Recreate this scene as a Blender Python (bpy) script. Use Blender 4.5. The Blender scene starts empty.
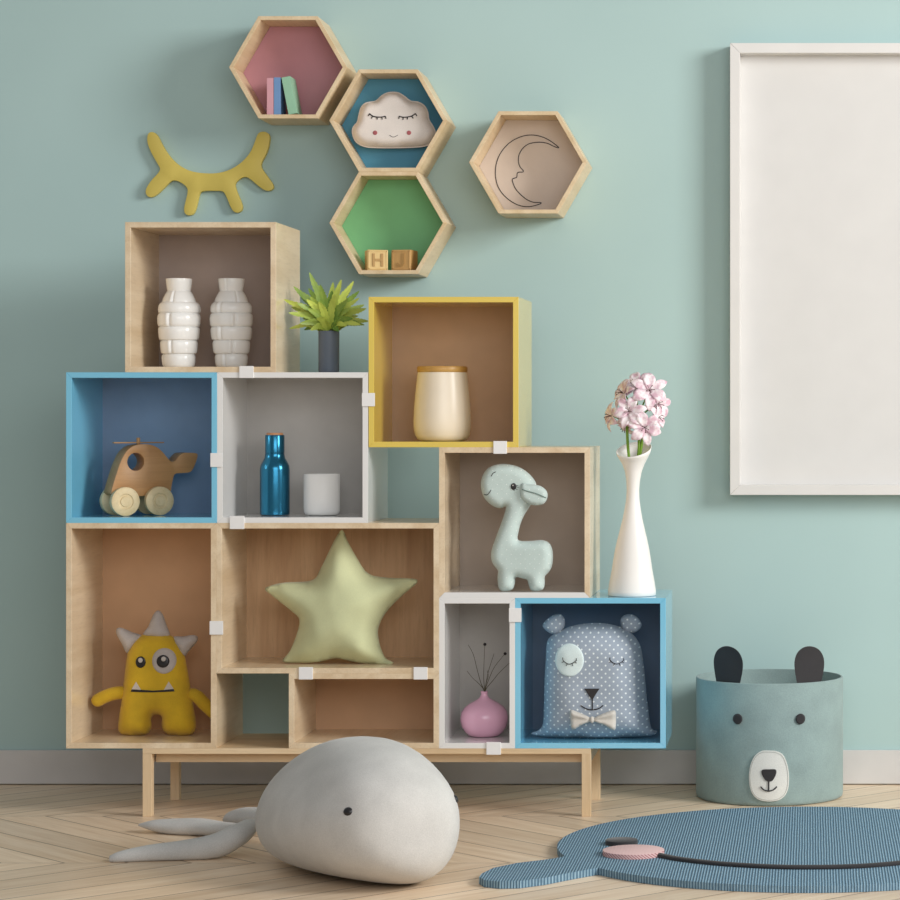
import bpy, bmesh, math, random
from mathutils import Vector, Matrix, geometry
from mathutils.bvhtree import BVHTree
PI = math.pi
random.seed(7)
scn = bpy.context.scene
COL = scn.collection
# ------------------------------------------------------------------ camera, world, light, exposure
F = 2578.0          # focal length in pixels of the 900 px frame
CD = 8.1            # camera distance from the wall (wall face is y = 0)
CZ = 1.1695         # camera height
cam_d = bpy.data.cameras.new('camera'); cam = bpy.data.objects.new('camera', cam_d); COL.objects.link(cam)
cam.location = (0, -CD, CZ); cam.rotation_euler = (PI / 2, 0, 0)
cam_d.sensor_width = 36; cam_d.lens = 36 * F / 900
cam_d.shift_x = -(811 - 450) / 900; cam_d.shift_y = -(450 - 412) / 900
cam_d.clip_start = .1; cam_d.clip_end = 60
scn.camera = cam
w = bpy.data.worlds.new('world'); scn.world = w; w.use_nodes = True
w.node_tree.nodes['Background'].inputs[0].default_value = (.97, .985, 1.0, 1)
w.node_tree.nodes['Background'].inputs[1].default_value = .31
def area(name, loc, target, sx, sy, power, col=(1, 1, 1)):
    l = bpy.data.lights.new(name, 'AREA'); l.shape = 'RECTANGLE'; l.size = sx; l.size_y = sy
    l.energy = power; l.color = col
    o = bpy.data.objects.new(name, l); COL.objects.link(o); o.location = loc
    o.rotation_euler = (Vector(target) - Vector(loc)).to_track_quat('-Z', 'Y').to_euler()
    return o
area('window_daylight', (5.6, -3.9, 3.6), (-1.0, -.3, 1.3), 2.6, 2.2, 490, (1, .99, .97))
area('front_fill_light', (.6, -6.8, 2.5), (-.8, 0, 1.1), 4.0, 2.2, 100, (1, 1, 1))  # added soft front fill that brightens the box interiors, not a window
vs = scn.view_settings
vs.view_transform = 'Standard'; vs.look = 'None'; vs.gamma = 1; vs.exposure = 0.0; vs.use_curve_mapping = False

# ------------------------------------------------------------------ helpers
def P(px, py, Y):
    D = CD + Y
    return Vector(((px - 811) * D / F, Y, CZ - (py - 412) * D / F))
def X(px, Y): return (px - 811) * (CD + Y) / F
def Z(py, Y): return CZ - (py - 412) * (CD + Y) / F
def lin(c):
    r = []
    for v in c:
        v /= 255.0
        r.append(v / 12.92 if v <= .04045 else ((v + .055) / 1.055) ** 2.4)
    return (*r, 1)
def tag(o, label=None, cat=None, group=None, kind=None):
    if label: o['label'] = label
    if cat: o['category'] = cat
    if group: o['group'] = group
    if kind: o['kind'] = kind
    return o
def thing(name, label, cat, loc=(0, 0, 0), rz=0, group=None):
    o = bpy.data.objects.new(name, None); COL.objects.link(o)
    o.empty_display_size = .05
    o.location = loc; o.rotation_euler = (0, 0, rz)
    return tag(o, label, cat, group)
def obj(name, bm, m, parent=None, smooth=False, label=None, recalc=True):
    if recalc: bmesh.ops.recalc_face_normals(bm, faces=bm.faces)
    me = bpy.data.meshes.new(name); bm.to_mesh(me); bm.free()
    me.materials.append(m)
    if smooth:
        me.polygons.foreach_set('use_smooth', [True] * len(me.polygons))
        if smooth is not True: me.set_sharp_from_angle(angle=math.radians(smooth))
    o = bpy.data.objects.new(name, me); COL.objects.link(o)
    if parent: o.parent = parent
    if label: o['label'] = label
    return o
def box(bm, x0, x1, y0, y1, z0, z1, bev=0, seg=2):
    r = bmesh.ops.create_cube(bm, size=1)
    vs_ = r['verts']
    for v in vs_:
        v.co = Vector((x0 if v.co.x < 0 else x1, y0 if v.co.y < 0 else y1, z0 if v.co.z < 0 else z1))
    if bev:
        es = list({e for v in vs_ for e in v.link_edges})
        bmesh.ops.bevel(bm, geom=es, offset=bev, segments=seg, affect='EDGES', profile=.5)
    return bm
def prism(bm, pts, y0, y1, bev=0):
    """pts: (x,z) polygon, extruded along y"""
    a = [bm.verts.new((x, y0, z)) for x, z in pts]; b = [bm.verts.new((x, y1, z)) for x, z in pts]
    n = len(pts); fs = [bm.faces.new(a), bm.faces.new(b[::-1])]
    for i in range(n): fs.append(bm.faces.new((a[i], b[i], b[(i + 1) % n], a[(i + 1) % n])))
    if bev:
        bmesh.ops.recalc_face_normals(bm, faces=fs)
        bmesh.ops.bevel(bm, geom=list({e for f in fs for e in f.edges}), offset=bev, segments=1, affect='EDGES')
    return bm
def prof(pts, n=3):
    """Chaikin smoothing of a closed polygon"""
    for _ in range(n):
        q = []
        for i in range(len(pts)):
            a, b = pts[i], pts[(i + 1) % len(pts)]
            q += [(a[0] * .75 + b[0] * .25, a[1] * .75 + b[1] * .25), (a[0] * .25 + b[0] * .75, a[1] * .25 + b[1] * .75)]
        pts = q
    return pts
def catmull(pts, k=8, closed=False):
    n = len(pts); out = []
    rng = range(n if closed else n - 1)
    g = (lambda i: Vector(pts[i % n])) if closed else (lambda i: Vector(pts[max(0, min(n - 1, i))]))
    for i in rng:
        p0, p1, p2, p3 = g(i - 1), g(i), g(i + 1), g(i + 2)
        for j in range(k):
            t = j / k
            out.append(.5 * ((2 * p1) + (p2 - p0) * t + (2 * p0 - 5 * p1 + 4 * p2 - p3) * t * t + (3 * p1 - p0 - 3 * p2 + p3) * t ** 3))
    if not closed: out.append(Vector(pts[-1]))
    return out
def lathe(bm, pr, seg=48, fn=None, cap_top=False, cx=0, cy=0):
    """pr: list of (r, z); fn(r,z,ang)->(r,z)"""
    rings = []
    for r, z in pr:
        ring = []
        if r < 1e-6:
            ring = [bm.verts.new((cx, cy, z))]
        else:
            for i in range(seg):
                a = 2 * PI * i / seg; rr, zz = (r, z) if not fn else fn(r, z, a)
                ring.append(bm.verts.new((cx + rr * math.cos(a), cy + rr * math.sin(a), zz)))
        rings.append(ring)
    for A, B in zip(rings, rings[1:]):
        for i in range(seg):
            j = (i + 1) % seg
            if len(A) == 1 and len(B) == 1: continue
            if len(A) == 1: bm.faces.new((A[0], B[j], B[i]))
            elif len(B) == 1: bm.faces.new((A[i], A[j], B[0]))
            else: bm.faces.new((A[i], A[j], B[j], B[i]))
    return bm
def tube(bm, pts, rad, seg=8, closed=False, sq=1.0, up=None):
    """pts: Vectors, rad: number or list; sq flattens the second axis"""
    pts = [Vector(p) for p in pts]; n = len(pts)
    if not isinstance(rad, (list, tuple)): rad = [rad] * n
    rings = []; nrm = None
    for i, p in enumerate(pts):
        if closed: t = pts[(i + 1) % n] - pts[i - 1]
        else: t = pts[min(n - 1, i + 1)] - pts[max(0, i - 1)]
        t.normalize()
        if up is not None: nrm = Vector(up)
        elif nrm is None: nrm = Vector((0, 0, 1)) if abs(t.z) < .9 else Vector((1, 0, 0))
        nrm = (nrm - t * nrm.dot(t)).normalized(); bn = t.cross(nrm)
        rings.append([bm.verts.new(p + (nrm * math.cos(2 * PI * k / seg) * sq + bn * math.sin(2 * PI * k / seg)) * rad[i]) for k in range(seg)])
    m = n if closed else n - 1
    for i in range(m):
        A, B = rings[i], rings[(i + 1) % n]
        for k in range(seg): bm.faces.new((A[k], A[(k + 1) % seg], B[(k + 1) % seg], B[k]))
    if not closed:
        bm.faces.new(rings[0][::-1]); bm.faces.new(rings[-1])
    return bm
def round_ends(pts, r, k=4):
    """radius list with rounded ends for a dense polyline"""
    n = len(pts); L = [0]
    for a, b in zip(pts, pts[1:]): L.append(L[-1] + (Vector(b) - Vector(a)).length)
    T = L[-1]; out = []
    for i in range(n):
        rr = r if not callable(r) else r(L[i] / T)
        d = min(L[i], T - L[i])
        out.append(max(rr * math.sqrt(max(0, 1 - (1 - min(1, d / rr)) ** 2)), rr * .08))
    return out
def extrude(bm, outer, holes, y0, y1, bev=0):
    loops = [outer] + holes
    v2, ed = [], []
    for lp in loops:
        s = len(v2); v2 += [Vector((p[0], p[1])) for p in lp]
        ed += [(s + i, s + (i + 1) % len(lp)) for i in range(len(lp))]
    res = geometry.delaunay_2d_cdt(v2, ed, [], 0, 1e-6)
    V, T = res[0], res[2]
    def inside(p, lp):
        c = False; n = len(lp)
        for i in range(n):
            a, b = lp[i], lp[i - 1]
            if (a[1] > p[1]) != (b[1] > p[1]) and p[0] < (b[0] - a[0]) * (p[1] - a[1]) / (b[1] - a[1]) + a[0]: c = not c
        return c
    keep = []
    for t in T:
        c = sum((V[i] for i in t), Vector((0, 0))) / len(t)
        if inside(c, outer) and not any(inside(c, h) for h in holes): keep.append(t)
    A = [bm.verts.new((p.x, y0, p.y)) for p in V]; B = [bm.verts.new((p.x, y1, p.y)) for p in V]
    cnt = {}
    for t in keep:
        bm.faces.new([A[i] for i in t]); bm.faces.new([B[i] for i in reversed(t)])
        for i in range(len(t)):
            e = (t[i], t[(i + 1) % len(t)]); cnt.setdefault(tuple(sorted(e)), []).append(e)
    rim = []
    for k, es in cnt.items():
        if len(es) == 1:
            i, j = es[0]; bm.faces.new((A[j], A[i], B[i], B[j])); rim.append((i, j))
    for v in A + B:
        if not v.link_faces: bm.verts.remove(v)
    if bev:
        bm.normal_update(); bmesh.ops.recalc_face_normals(bm, faces=bm.faces)
        es = [e for e in bm.edges if len(e.link_faces) == 2 and e.calc_face_angle(0) > 1.2 and abs(e.verts[0].co.y - e.verts[1].co.y) < 1e-6]
        bmesh.ops.bevel(bm, geom=es, offset=bev, segments=2, affect='EDGES', profile=.5, clamp_overlap=True)
    return bm
def in_poly(x, y, lp):
    c = False; n = len(lp)
    for i in range(n):
        a, b = lp[i], lp[i - 1]
        if (a[1] > y) != (b[1] > y) and x < (b[0] - a[0]) * (y - a[1]) / (b[1] - a[1]) + a[0]: c = not c
    return c
def dist_poly(x, y, lp):
    m = 1e9; n = len(lp)
    for i in range(n):
        ax, ay = lp[i - 1]; bx, by = lp[i]; dx, dy = bx - ax, by - ay
        L = dx * dx + dy * dy
        t = 0 if L < 1e-14 else max(0, min(1, ((x - ax) * dx + (y - ay) * dy) / L))
        d = math.hypot(x - ax - dx * t, y - ay - dy * t)
        if d < m: m = d
    return m
def puff(outline, T, R, step, power=.5, smooth=6, wob=0):
    """stuffed shape: closed (x,z) outline inflated to +-T in y, rounding radius R. returns bmesh, surface(x,z)->y of the front"""
    outline = [(p[0], p[1]) for p in outline]
    # resample evenly
    L = [0]; n = len(outline)
    for i in range(n): L.append(L[-1] + math.dist(outline[i], outline[(i + 1) % n]))
    m = max(24, int(L[-1] / step)); o2 = []; j = 0
    for k in range(m):
        s = L[-1] * k / m
        while L[j + 1] < s: j += 1
        f = (s - L[j]) / max(1e-9, L[j + 1] - L[j]); a, b = outline[j], outline[(j + 1) % n]
        o2.append((a[0] + (b[0] - a[0]) * f, a[1] + (b[1] - a[1]) * f))
    pts = [Vector(p) for p in o2]; ed = [(i, (i + 1) % m) for i in range(m)]
    xs = [p[0] for p in o2]; zs = [p[1] for p in o2]
    z = min(zs) + step * .5; row = 0
    while z < max(zs):
        x = min(xs) + (step * .5 if row % 2 else 0)
        while x < max(xs):
            if in_poly(x, z, o2) and dist_poly(x, z, o2) > step * .45: pts.append(Vector((x, z)))
            x += step
        z += step * .87; row += 1
    # extra ring close to the rim for a round edge
    cx = sum(xs) / m
    res = geometry.delaunay_2d_cdt(pts, ed, [], 1, 1e-7)
    V, E, Fc = res[0], res[1], res[2]
    dd = [0 if k < m and True else dist_poly(p.x, p.y, o2) for k, p in enumerate(V)]
    rim = set(k for k in range(len(V)) if dd[k] < 1e-6)
    h = [T * (1 - (1 - min(1, d / R)) ** 2) ** power for d in dd]
    nb = [[] for _ in V]
    for a, b in E: nb[a].append(b); nb[b].append(a)
    for _ in range(smooth):
        h = [0 if k in rim else .5 * h[k] + .5 * sum(h[q] for q in nb[k]) / max(1, len(nb[k])) for k in range(len(V))]
    if wob:
        from mathutils import noise as mn
        h = [hh + wob * mn.noise(Vector((V[k].x * 14, V[k].y * 14, 1.7))) * min(1, dd[k] / R * 2) for k, hh in enumerate(h)]
    bm = bmesh.new()
    A = [bm.verts.new((p.x, -h[k], p.y)) for k, p in enumerate(V)]
    B = [A[k] if k in rim else bm.verts.new((p.x, h[k], p.y)) for k, p in enumerate(V)]
    for t in Fc:
        try: bm.faces.new([A[i] for i in t])
        except ValueError: pass
        try: bm.faces.new([B[i] for i in reversed(t)])
        except ValueError: pass
    bmesh.ops.recalc_face_normals(bm, faces=bm.faces)
    tree = BVHTree.FromBMesh(bm)
    def surf(x, z):
        hit = tree.ray_cast(Vector((x, -1, z)), Vector((0, 1, 0)))
        return hit[0].y if hit[0] else 0.0
    return bm, surf
def patch(surf, cx, cz, rx, rz, th=.0015, bm=None, seg=32, rings=5, tilt=0):
    """thin felt disc that follows the surface"""
    bm = bm or bmesh.new(); front = []; 
    def pt(r, a, off):
        x = rx * r * math.cos(a); z = rz * r * math.sin(a)
        x, z = x * math.cos(tilt) - z * math.sin(tilt), x * math.sin(tilt) + z * math.cos(tilt)
        return Vector((cx + x, surf(cx + x, cz + z) - off, cz + z))
    c = bm.verts.new(pt(0, 0, th)); prev = None
    for k in range(1, rings + 1):
        r = k / rings; off = th if k < rings else th * .7
        ring = [bm.verts.new(pt(r, 2 * PI * i / seg, off)) for i in range(seg)]
        for i in range(seg):
            j = (i + 1) % seg
            bm.faces.new((c, ring[i], ring[j]) if prev is None else (prev[i], ring[i], ring[j], prev[j]))
        prev = ring
    ring = [bm.verts.new(pt(1.0, 2 * PI * i / seg, -th)) for i in range(seg)]
    for i in range(seg): bm.faces.new((prev[i], ring[i], ring[(i + 1) % seg], prev[(i + 1) % seg]))
    return bm
def poly_patch(surf, poly, th=.0015, bm=None, step=.004):
    bm = bm or bmesh.new()
    pts = [Vector(p) for p in poly]; m = len(pts)
    ed = [(i, (i + 1) % m) for i in range(m)]
    xs = [p.x for p in pts]; zs = [p.y for p in pts]; z = min(zs) + step / 2
    pl = [(p.x, p.y) for p in pts]
    while z < max(zs):
        x = min(xs) + step / 2
        while x < max(xs):
            if in_poly(x, z, pl) and dist_poly(x, z, pl) > step * .3: pts.append(Vector((x, z)))
            x += step
        z += step
    r = geometry.delaunay_2d_cdt(pts, ed, [], 1, 1e-7)
    A = [bm.verts.new((p.x, surf(p.x, p.y) - th, p.y)) for p in r[0]]
    B = [bm.verts.new((p.x, surf(p.x, p.y) + th, p.y)) for p in r[0]]
    cnt = {}
    for t in r[2]:
        bm.faces.new([A[i] for i in t]); bm.faces.new([B[i] for i in reversed(t)])
        for i in range(len(t)): cnt.setdefault(tuple(sorted((t[i], t[(i + 1) % len(t)]))), []).append((t[i], t[(i + 1) % len(t)]))
    for es in cnt.values():
        if len(es) == 1: i, j = es[0]; bm.faces.new((A[j], A[i], B[i], B[j]))
    return bm
def stitch(surf, pts2, r, bm=None, k=6):
    """thread line lying on the surface through 2d points"""
    bm = bm or bmesh.new()
    c = catmull([(p[0], p[1]) for p in pts2], k) if len(pts2) > 2 else [Vector(p) for p in pts2]
    tube(bm, [Vector((p[0], surf(p[0], p[1]) - r * .6, p[1])) for p in c], r, 6)
    return bm

def FIX(pts, sf, Y, cx, by):
    D = CD + Y; out = []
    for x, z in pts:
        a, c = x, z
        for _ in range(3):
            s = sf(a, c); a = x * (D + s) / D + (cx - 811) * s / F; c = z * (D + s) / D - (by - 412) * s / F
        out.append((a, c))
    return out
# ------------------------------------------------------------------ materials
class NT:
    def __init__(s, name):
        s.m = bpy.data.materials.new(name); s.m.use_nodes = True; s.t = s.m.node_tree
        s.b = s.t.nodes['Principled BSDF']
    def n(s, typ, **kw):
        nd = s.t.nodes.new(typ)
        for k, v in kw.items():
            if k.startswith('i_'):
                key = k[2:]; key = int(key) if key.isdigit() else key
                if hasattr(v, 'is_output') or isinstance(v, bpy.types.NodeSocket): s.t.links.new(v, nd.inputs[key])
                else: nd.inputs[key].default_value = v
            else: setattr(nd, k, v)
        return nd
    def math(s, op, a, b=None, c=None):
        nd = s.t.nodes.new('ShaderNodeMath'); nd.operation = op
        for i, v in enumerate((a, b, c)):
            if v is None: continue
            if isinstance(v, bpy.types.NodeSocket): s.t.links.new(v, nd.inputs[i])
            else: nd.inputs[i].default_value = v
        return nd.outputs[0]
    def mix(s, f, a, b):
        nd = s.t.nodes.new('ShaderNodeMix'); nd.data_type = 'RGBA'
        for i, v in ((0, f), (6, a), (7, b)):
            if isinstance(v, bpy.types.NodeSocket): s.t.links.new(v, nd.inputs[i])
            else: nd.inputs[i].default_value = v
        return nd.outputs[2]
    def coord(s, which='Object', scale=None):
        c = s.n('ShaderNodeTexCoord').outputs[which]
        if scale:
            c = s.n('ShaderNodeMapping', i_Vector=c, i_Scale=scale).outputs[0]
        return c
    def noise(s, vec, scale, detail=3, rough=.5):
        return s.n('ShaderNodeTexNoise', i_Vector=vec, i_Scale=scale, i_Detail=detail, i_Roughness=rough).outputs[0]
    def ramp(s, f, a, b, lo=.3, hi=.7):
        r = s.n('ShaderNodeMapRange', i_0=f, i_1=lo, i_2=hi); return s.mix(r.outputs[0], a, b)
    def bump(s, h, strength=.2, dist=.002):
        b = s.n('ShaderNodeBump', i_Height=h, i_Strength=strength, i_Distance=dist); s.t.links.new(b.outputs[0], s.b.inputs['Normal'])
    def out(s, col, rough=.5, **kw):
        if isinstance(col, bpy.types.NodeSocket): s.t.links.new(col, s.b.inputs['Base Color'])
        else: s.b.inputs['Base Color'].default_value = col
        s.b.inputs['Roughness'].default_value = rough
        for k, v in kw.items(): s.b.inputs[k.replace('_', ' ')].default_value = v
        return s.m
def sc(c, f): return tuple(min(255, v * f) for v in c)
def painted(name, c, rough=.35, var=.06, bump=.05, **kw):
    t = NT(name); nz = t.noise(t.coord(), 9, 4)
    t.bump(t.noise(t.coord(), 160, 2), bump, .001)
    return t.out(t.ramp(nz, lin(sc(c, 1 - var)), lin(sc(c, 1 + var * .6))), rough, **kw)
def cloth(name, c, scale=420, rough=.9, var=.07, bump=.35, dots=None):
    t = NT(name); co = t.coord()
    weave = t.noise(co, scale, 2, .6); big = t.noise(co, 12, 3)
    col = t.ramp(big, lin(sc(c, 1 - var)), lin(sc(c, 1 + var)))
    col = t.mix(t.n('ShaderNodeMapRange', i_0=weave, i_1=.3, i_2=.7).outputs[0], t.mix(.14, col, (0, 0, 0, 1)), col)
    if dots:
        p, r, dc = dots
        s = t.n('ShaderNodeSeparateXYZ', i_0=co)
        def d(ox):
            fx = t.math('SUBTRACT', t.math('FRACT', t.math('ADD', t.math('DIVIDE', s.outputs[0], p), 50 + ox)), .5)
            fz = t.math('SUBTRACT', t.math('FRACT', t.math('ADD', t.math('DIVIDE', s.outputs[2], p), 50 + ox)), .5)
            return t.math('SQRT', t.math('ADD', t.math('MULTIPLY', fx, fx), t.math('MULTIPLY', fz, fz)))
        m = t.math('LESS_THAN', t.math('MINIMUM', d(0), d(.5)), r / p)
        col = t.mix(m, col, lin(dc))
    t.bump(weave, bump, .0012)
    return t.out(col, rough, Sheen_Weight=.15)
def oak(name, axis='y', c1=(186, 150, 108), c2=(216, 186, 146), rough=.42, fine=1.0, **kw):
    t = NT(name); s = {'x': (1.2, 14, 14), 'y': (14, 1.2, 14), 'z': (14, 14, 1.2)}[axis]
    co = t.coord('Object', s)
    rnd = t.n('ShaderNodeObjectInfo').outputs['Random']
    co = t.n('ShaderNodeVectorMath', operation='ADD', i_0=co, i_1=t.n('ShaderNodeCombineXYZ', i_0=t.math('MULTIPLY', rnd, 9.0), i_1=t.math('MULTIPLY', rnd, 5.0)).outputs[0]).outputs[0]
    warp = t.noise(co, .5, 2)
    co2 = t.n('ShaderNodeVectorMath', operation='ADD', i_0=co, i_1=t.n('ShaderNodeCombineXYZ', i_0=warp, i_1=warp, i_2=warp).outputs[0]).outputs[0]
    g1 = t.noise(co2, 1.1, 5, .6); g2 = t.noise(co, 11 * fine, 3, .7)
    col = t.ramp(g1, lin(c1), lin(c2), .32, .66)
    col = t.mix(t.n('ShaderNodeMapRange', i_0=g2, i_1=.5, i_2=.8, i_4=.35).outputs[0], col, lin(sc(c1, .82)))
    t.bump(g2, .06, .0003)
    return t.out(col, rough, **kw)
M = {}
M['oak'] = oak('light_oak', 'y', (210, 185, 150), (231, 212, 182), .3, Coat_Weight=.3, Coat_Roughness=.06, Coat_IOR=1.7)
M['oak_z'] = oak('oak_upright_grain', 'z', (204, 174, 134), (226, 202, 166))
M['oak_x'] = oak('oak_long_grain', 'x', (204, 174, 134), (226, 202, 166))
M['oak_back'] = oak('oak_back_veneer', 'z', (188, 148, 110), (216, 180, 140), .55)
def lacquer(name, c):
    t = NT(name); return t.out(lin(c), .2, Coat_Weight=.75, Coat_Roughness=.04, Coat_IOR=2.0)
M['blue'] = lacquer('blue_lacquer', (122, 198, 228)); M['white'] = lacquer('white_lacquer', (232, 231, 229)); M['yellow'] = lacquer('yellow_lacquer', (226, 198, 84))
M['clip'] = painted('clip_white', (232, 231, 230), .4, .01)
def backp(name, c): return painted(name, c, .6, .03)
# ------------------------------------------------------------------ room
def wall_mat():
    t = NT('mint_wall_paint'); co = t.coord()
    t.bump(t.noise(co, 90, 4), .06, .002)
    return t.out(t.ramp(t.noise(co, 1.5, 3), lin((169, 196, 194)), lin((174, 201, 199))), .62)
def floor_mat():
    t = NT('chevron_oak_floor'); co = t.coord(); s = t.n('ShaderNodeSeparateXYZ', i_0=co)
    x, y = s.outputs[0], s.outputs[1]
    W = .775; pw = .165
    yy = t.math('ADD', y, .64 + 20 * 2 * W)
    pp = t.math('PINGPONG', yy, W)
    band = t.math('FLOOR', t.math('DIVIDE', yy, W))
    sx = t.math('ADD', t.math('SUBTRACT', x, pp), 40)
    u = t.math('DIVIDE', sx, pw); idx = t.math('FLOOR', u); fr = t.math('FRACT', u)
    rnd = t.n('ShaderNodeTexWhiteNoise', noise_dimensions='2D', i_Vector=t.n('ShaderNodeCombineXYZ', i_0=idx, i_1=band).outputs[0])
    along = t.math('ADD', x, pp)
    gv = t.n('ShaderNodeCombineXYZ', i_0=t.math('MULTIPLY', sx, 26), i_1=t.math('MULTIPLY', along, 1.6), i_2=t.math('MULTIPLY', rnd.outputs[0], 40)).outputs[0]
    g = t.noise(gv, 1.0, 5, .62)
    g2 = t.noise(t.n('ShaderNodeVectorMath', operation='SCALE', i_0=gv, i_Scale=5.0).outputs[0], 1.0, 3, .6)
    col = t.ramp(g, lin((220, 191, 158)), lin((243, 221, 194)), .3, .7)
    v = t.math('MULTIPLY_ADD', rnd.outputs[0], .22, .86)
    col = t.n('ShaderNodeMix', data_type='RGBA', blend_type='MULTIPLY', i_0=1.0, i_6=col, i_7=t.n('ShaderNodeCombineColor', i_0=v, i_1=v, i_2=v).outputs[0]).outputs[2]
    col = t.mix(t.n('ShaderNodeMapRange', i_0=g2, i_1=.52, i_2=.8, i_4=.25).outputs[0], col, lin((176, 144, 112)))
    e = t.math('MINIMUM', fr, t.math('SUBTRACT', 1.0, fr))
    e2 = t.math('DIVIDE', t.math('MINIMUM', pp, t.math('SUBTRACT', W, pp)), pw)
    gap = t.math('LESS_THAN', t.math('MINIMUM', e, t.math('MULTIPLY', e2, 2.0)), .022)
    col = t.mix(t.math('MULTIPLY', gap, .75), col, lin((110, 82, 58)))
    hgt = t.math('SUBTRACT', t.math('MULTIPLY', g2, .15), t.n('ShaderNodeMapRange', i_0=e, i_1=0, i_2=.03, i_3=1, i_4=0).outputs[0])
    t.bump(hgt, .35, .0015)
    return t.out(col, .36)
b = bmesh.new(); box(b, -4.5, 4.0, 0, .12, 0, 4.2); tag(obj('wall_back', b, wall_mat()), kind='structure')
b = bmesh.new(); box(b, -4.5, 4.0, -8.6, .12, -.1, 0); tag(obj('floor', b, floor_mat()), kind='structure')
b = bmesh.new(); box(b, -4.5, 4.0, -.014, 0, 0.003, .1085, .0015); tag(obj('baseboard_back', b, painted('baseboard_white', (206, 204, 202), .45, .02)), kind='structure')

# ------------------------------------------------------------------ shelf boxes
YF, YB = -.65, -.30        # front and back of every box
TH = .016
def hxz(px, py): p = P(px, py, YF); return p.x, p.z
def shelf_box(name, label, x0, x1, y0, y1, m, back, bottom=None, wood=False):
    (xa, zt), (xb, zb) = hxz(x0, y0), hxz(x1, y1)
    cx = (xa + xb) / 2
    r = thing(name, label, 'shelf box', (cx, YF, zb), 0, None)
    a, c, H = xa - cx, xb - cx, zt - zb; t = TH; g = .0002; D = YB - YF
    def pan(nm, pts, mm): 
        bb = bmesh.new(); prism(bb, pts, 0, D, .0006); return obj(nm, bb, mm, r)
    pan('side_panel', [(a, g), (a, H - g), (a + t, H - t), (a + t, t)], m)
    pan('side_panel', [(c, g), (c, H - g), (c - t, H - t), (c - t, t)], m)
    pan('top_panel', [(a + g, H), (c - g, H), (c - t, H - t), (a + t, H - t)], m)
    pan('bottom_panel', [(a + g, 0), (c - g, 0), (c - t, t), (a + t, t)], bottom or m)
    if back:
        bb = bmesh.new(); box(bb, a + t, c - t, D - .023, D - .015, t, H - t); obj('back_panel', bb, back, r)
    return r
O = M['oak']
shelf_box('shelf_box', 'square oak box at the top left, open shelf holding two white vases', 125, 276, 222, 372.3, O, backp('mauve_brown_back', (178, 162, 154)))
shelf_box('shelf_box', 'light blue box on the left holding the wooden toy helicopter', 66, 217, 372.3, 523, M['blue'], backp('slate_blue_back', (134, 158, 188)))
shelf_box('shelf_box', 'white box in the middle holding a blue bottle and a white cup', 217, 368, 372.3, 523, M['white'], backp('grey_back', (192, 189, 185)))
shelf_box('shelf_box', 'yellow box holding the cream canister with wooden lid', 368.5, 518.5, 296.8, 447.3, M['yellow'], backp('tan_back', (200, 166, 136)))
shelf_box('shelf_box', 'tall oak box at the lower left holding the yellow monster toy', 66, 216.3, 523, 748.5, O, backp('orange_tan_back', (208, 166, 128)))
shelf_box('shelf_box', 'wide oak box holding the green star cushion', 216.3, 439, 523, 673.5, O, M['oak_back'])
shelf_box('shelf_box', 'low empty oak box under the star cushion box', 288.7, 439, 673.5, 748.5, O, backp('tan_back_panel', (206, 166, 130)))
shelf_box('shelf_box', 'square oak box holding the pale green giraffe toy', 439, 590, 447.3, 598, O, backp('greige_back', (184, 170, 158)), bottom=M['white'])
shelf_box('shelf_box', 'narrow upright white box holding the pink bud vase', 439, 515, 598, 748.5, M['white'], backp('light_grey_back', (188, 185, 180)))
shelf_box('shelf_box', 'light blue box at the lower right holding the dotted bear cushion', 515, 665.7, 598, 748.5, M['blue'], backp('navy_back', (118, 138, 162)))

# connector clips
clips = [(239.5, 253.7, 366, 378, 'white square clip below the two white vases, joining the top oak and white boxes'),
         (210.6, 222.7, 453, 467, 'white square clip between the helicopter box and the white box'),
         (230, 244.5, 516, 529, 'white square clip under the white box, at the top left of the star cushion box'),
         (362, 375, 393, 406.3, 'white square clip between the white box and the yellow box'),
         (493.5, 507, 441, 453.8, 'white square clip between the yellow box and the giraffe box'),
         (209.8, 223.3, 621, 634.6, 'white square clip between the monster box and the star cushion box'),
         (299, 313, 667, 679.4, 'left of the two white clips under the star cushion'),
         (413.7, 427.6, 667, 679.4, 'right of the two white clips under the star cushion'),
         (509, 521.5, 608, 622, 'white square clip between the narrow white box and the bear cushion box'),
         (486.5, 501, 742, 754.6, 'white square clip at the foot of the narrow white box below the pink vase')]
for x0, x1, y0, y1, lb in clips:
    p, q = P(x0, y1, YF), P(x1, y0, YF); c = (p + q) / 2
    bb = bmesh.new(); box(bb, p.x - c.x, q.x - c.x, -.004, 0, 0, q.z - p.z, .0008)
    o = obj('connector_clip', bb, M['clip']); o.location = (c.x, YF - .0002, p.z)
    tag(o, lb, 'clip', 'white clips joining the shelf boxes')

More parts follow.
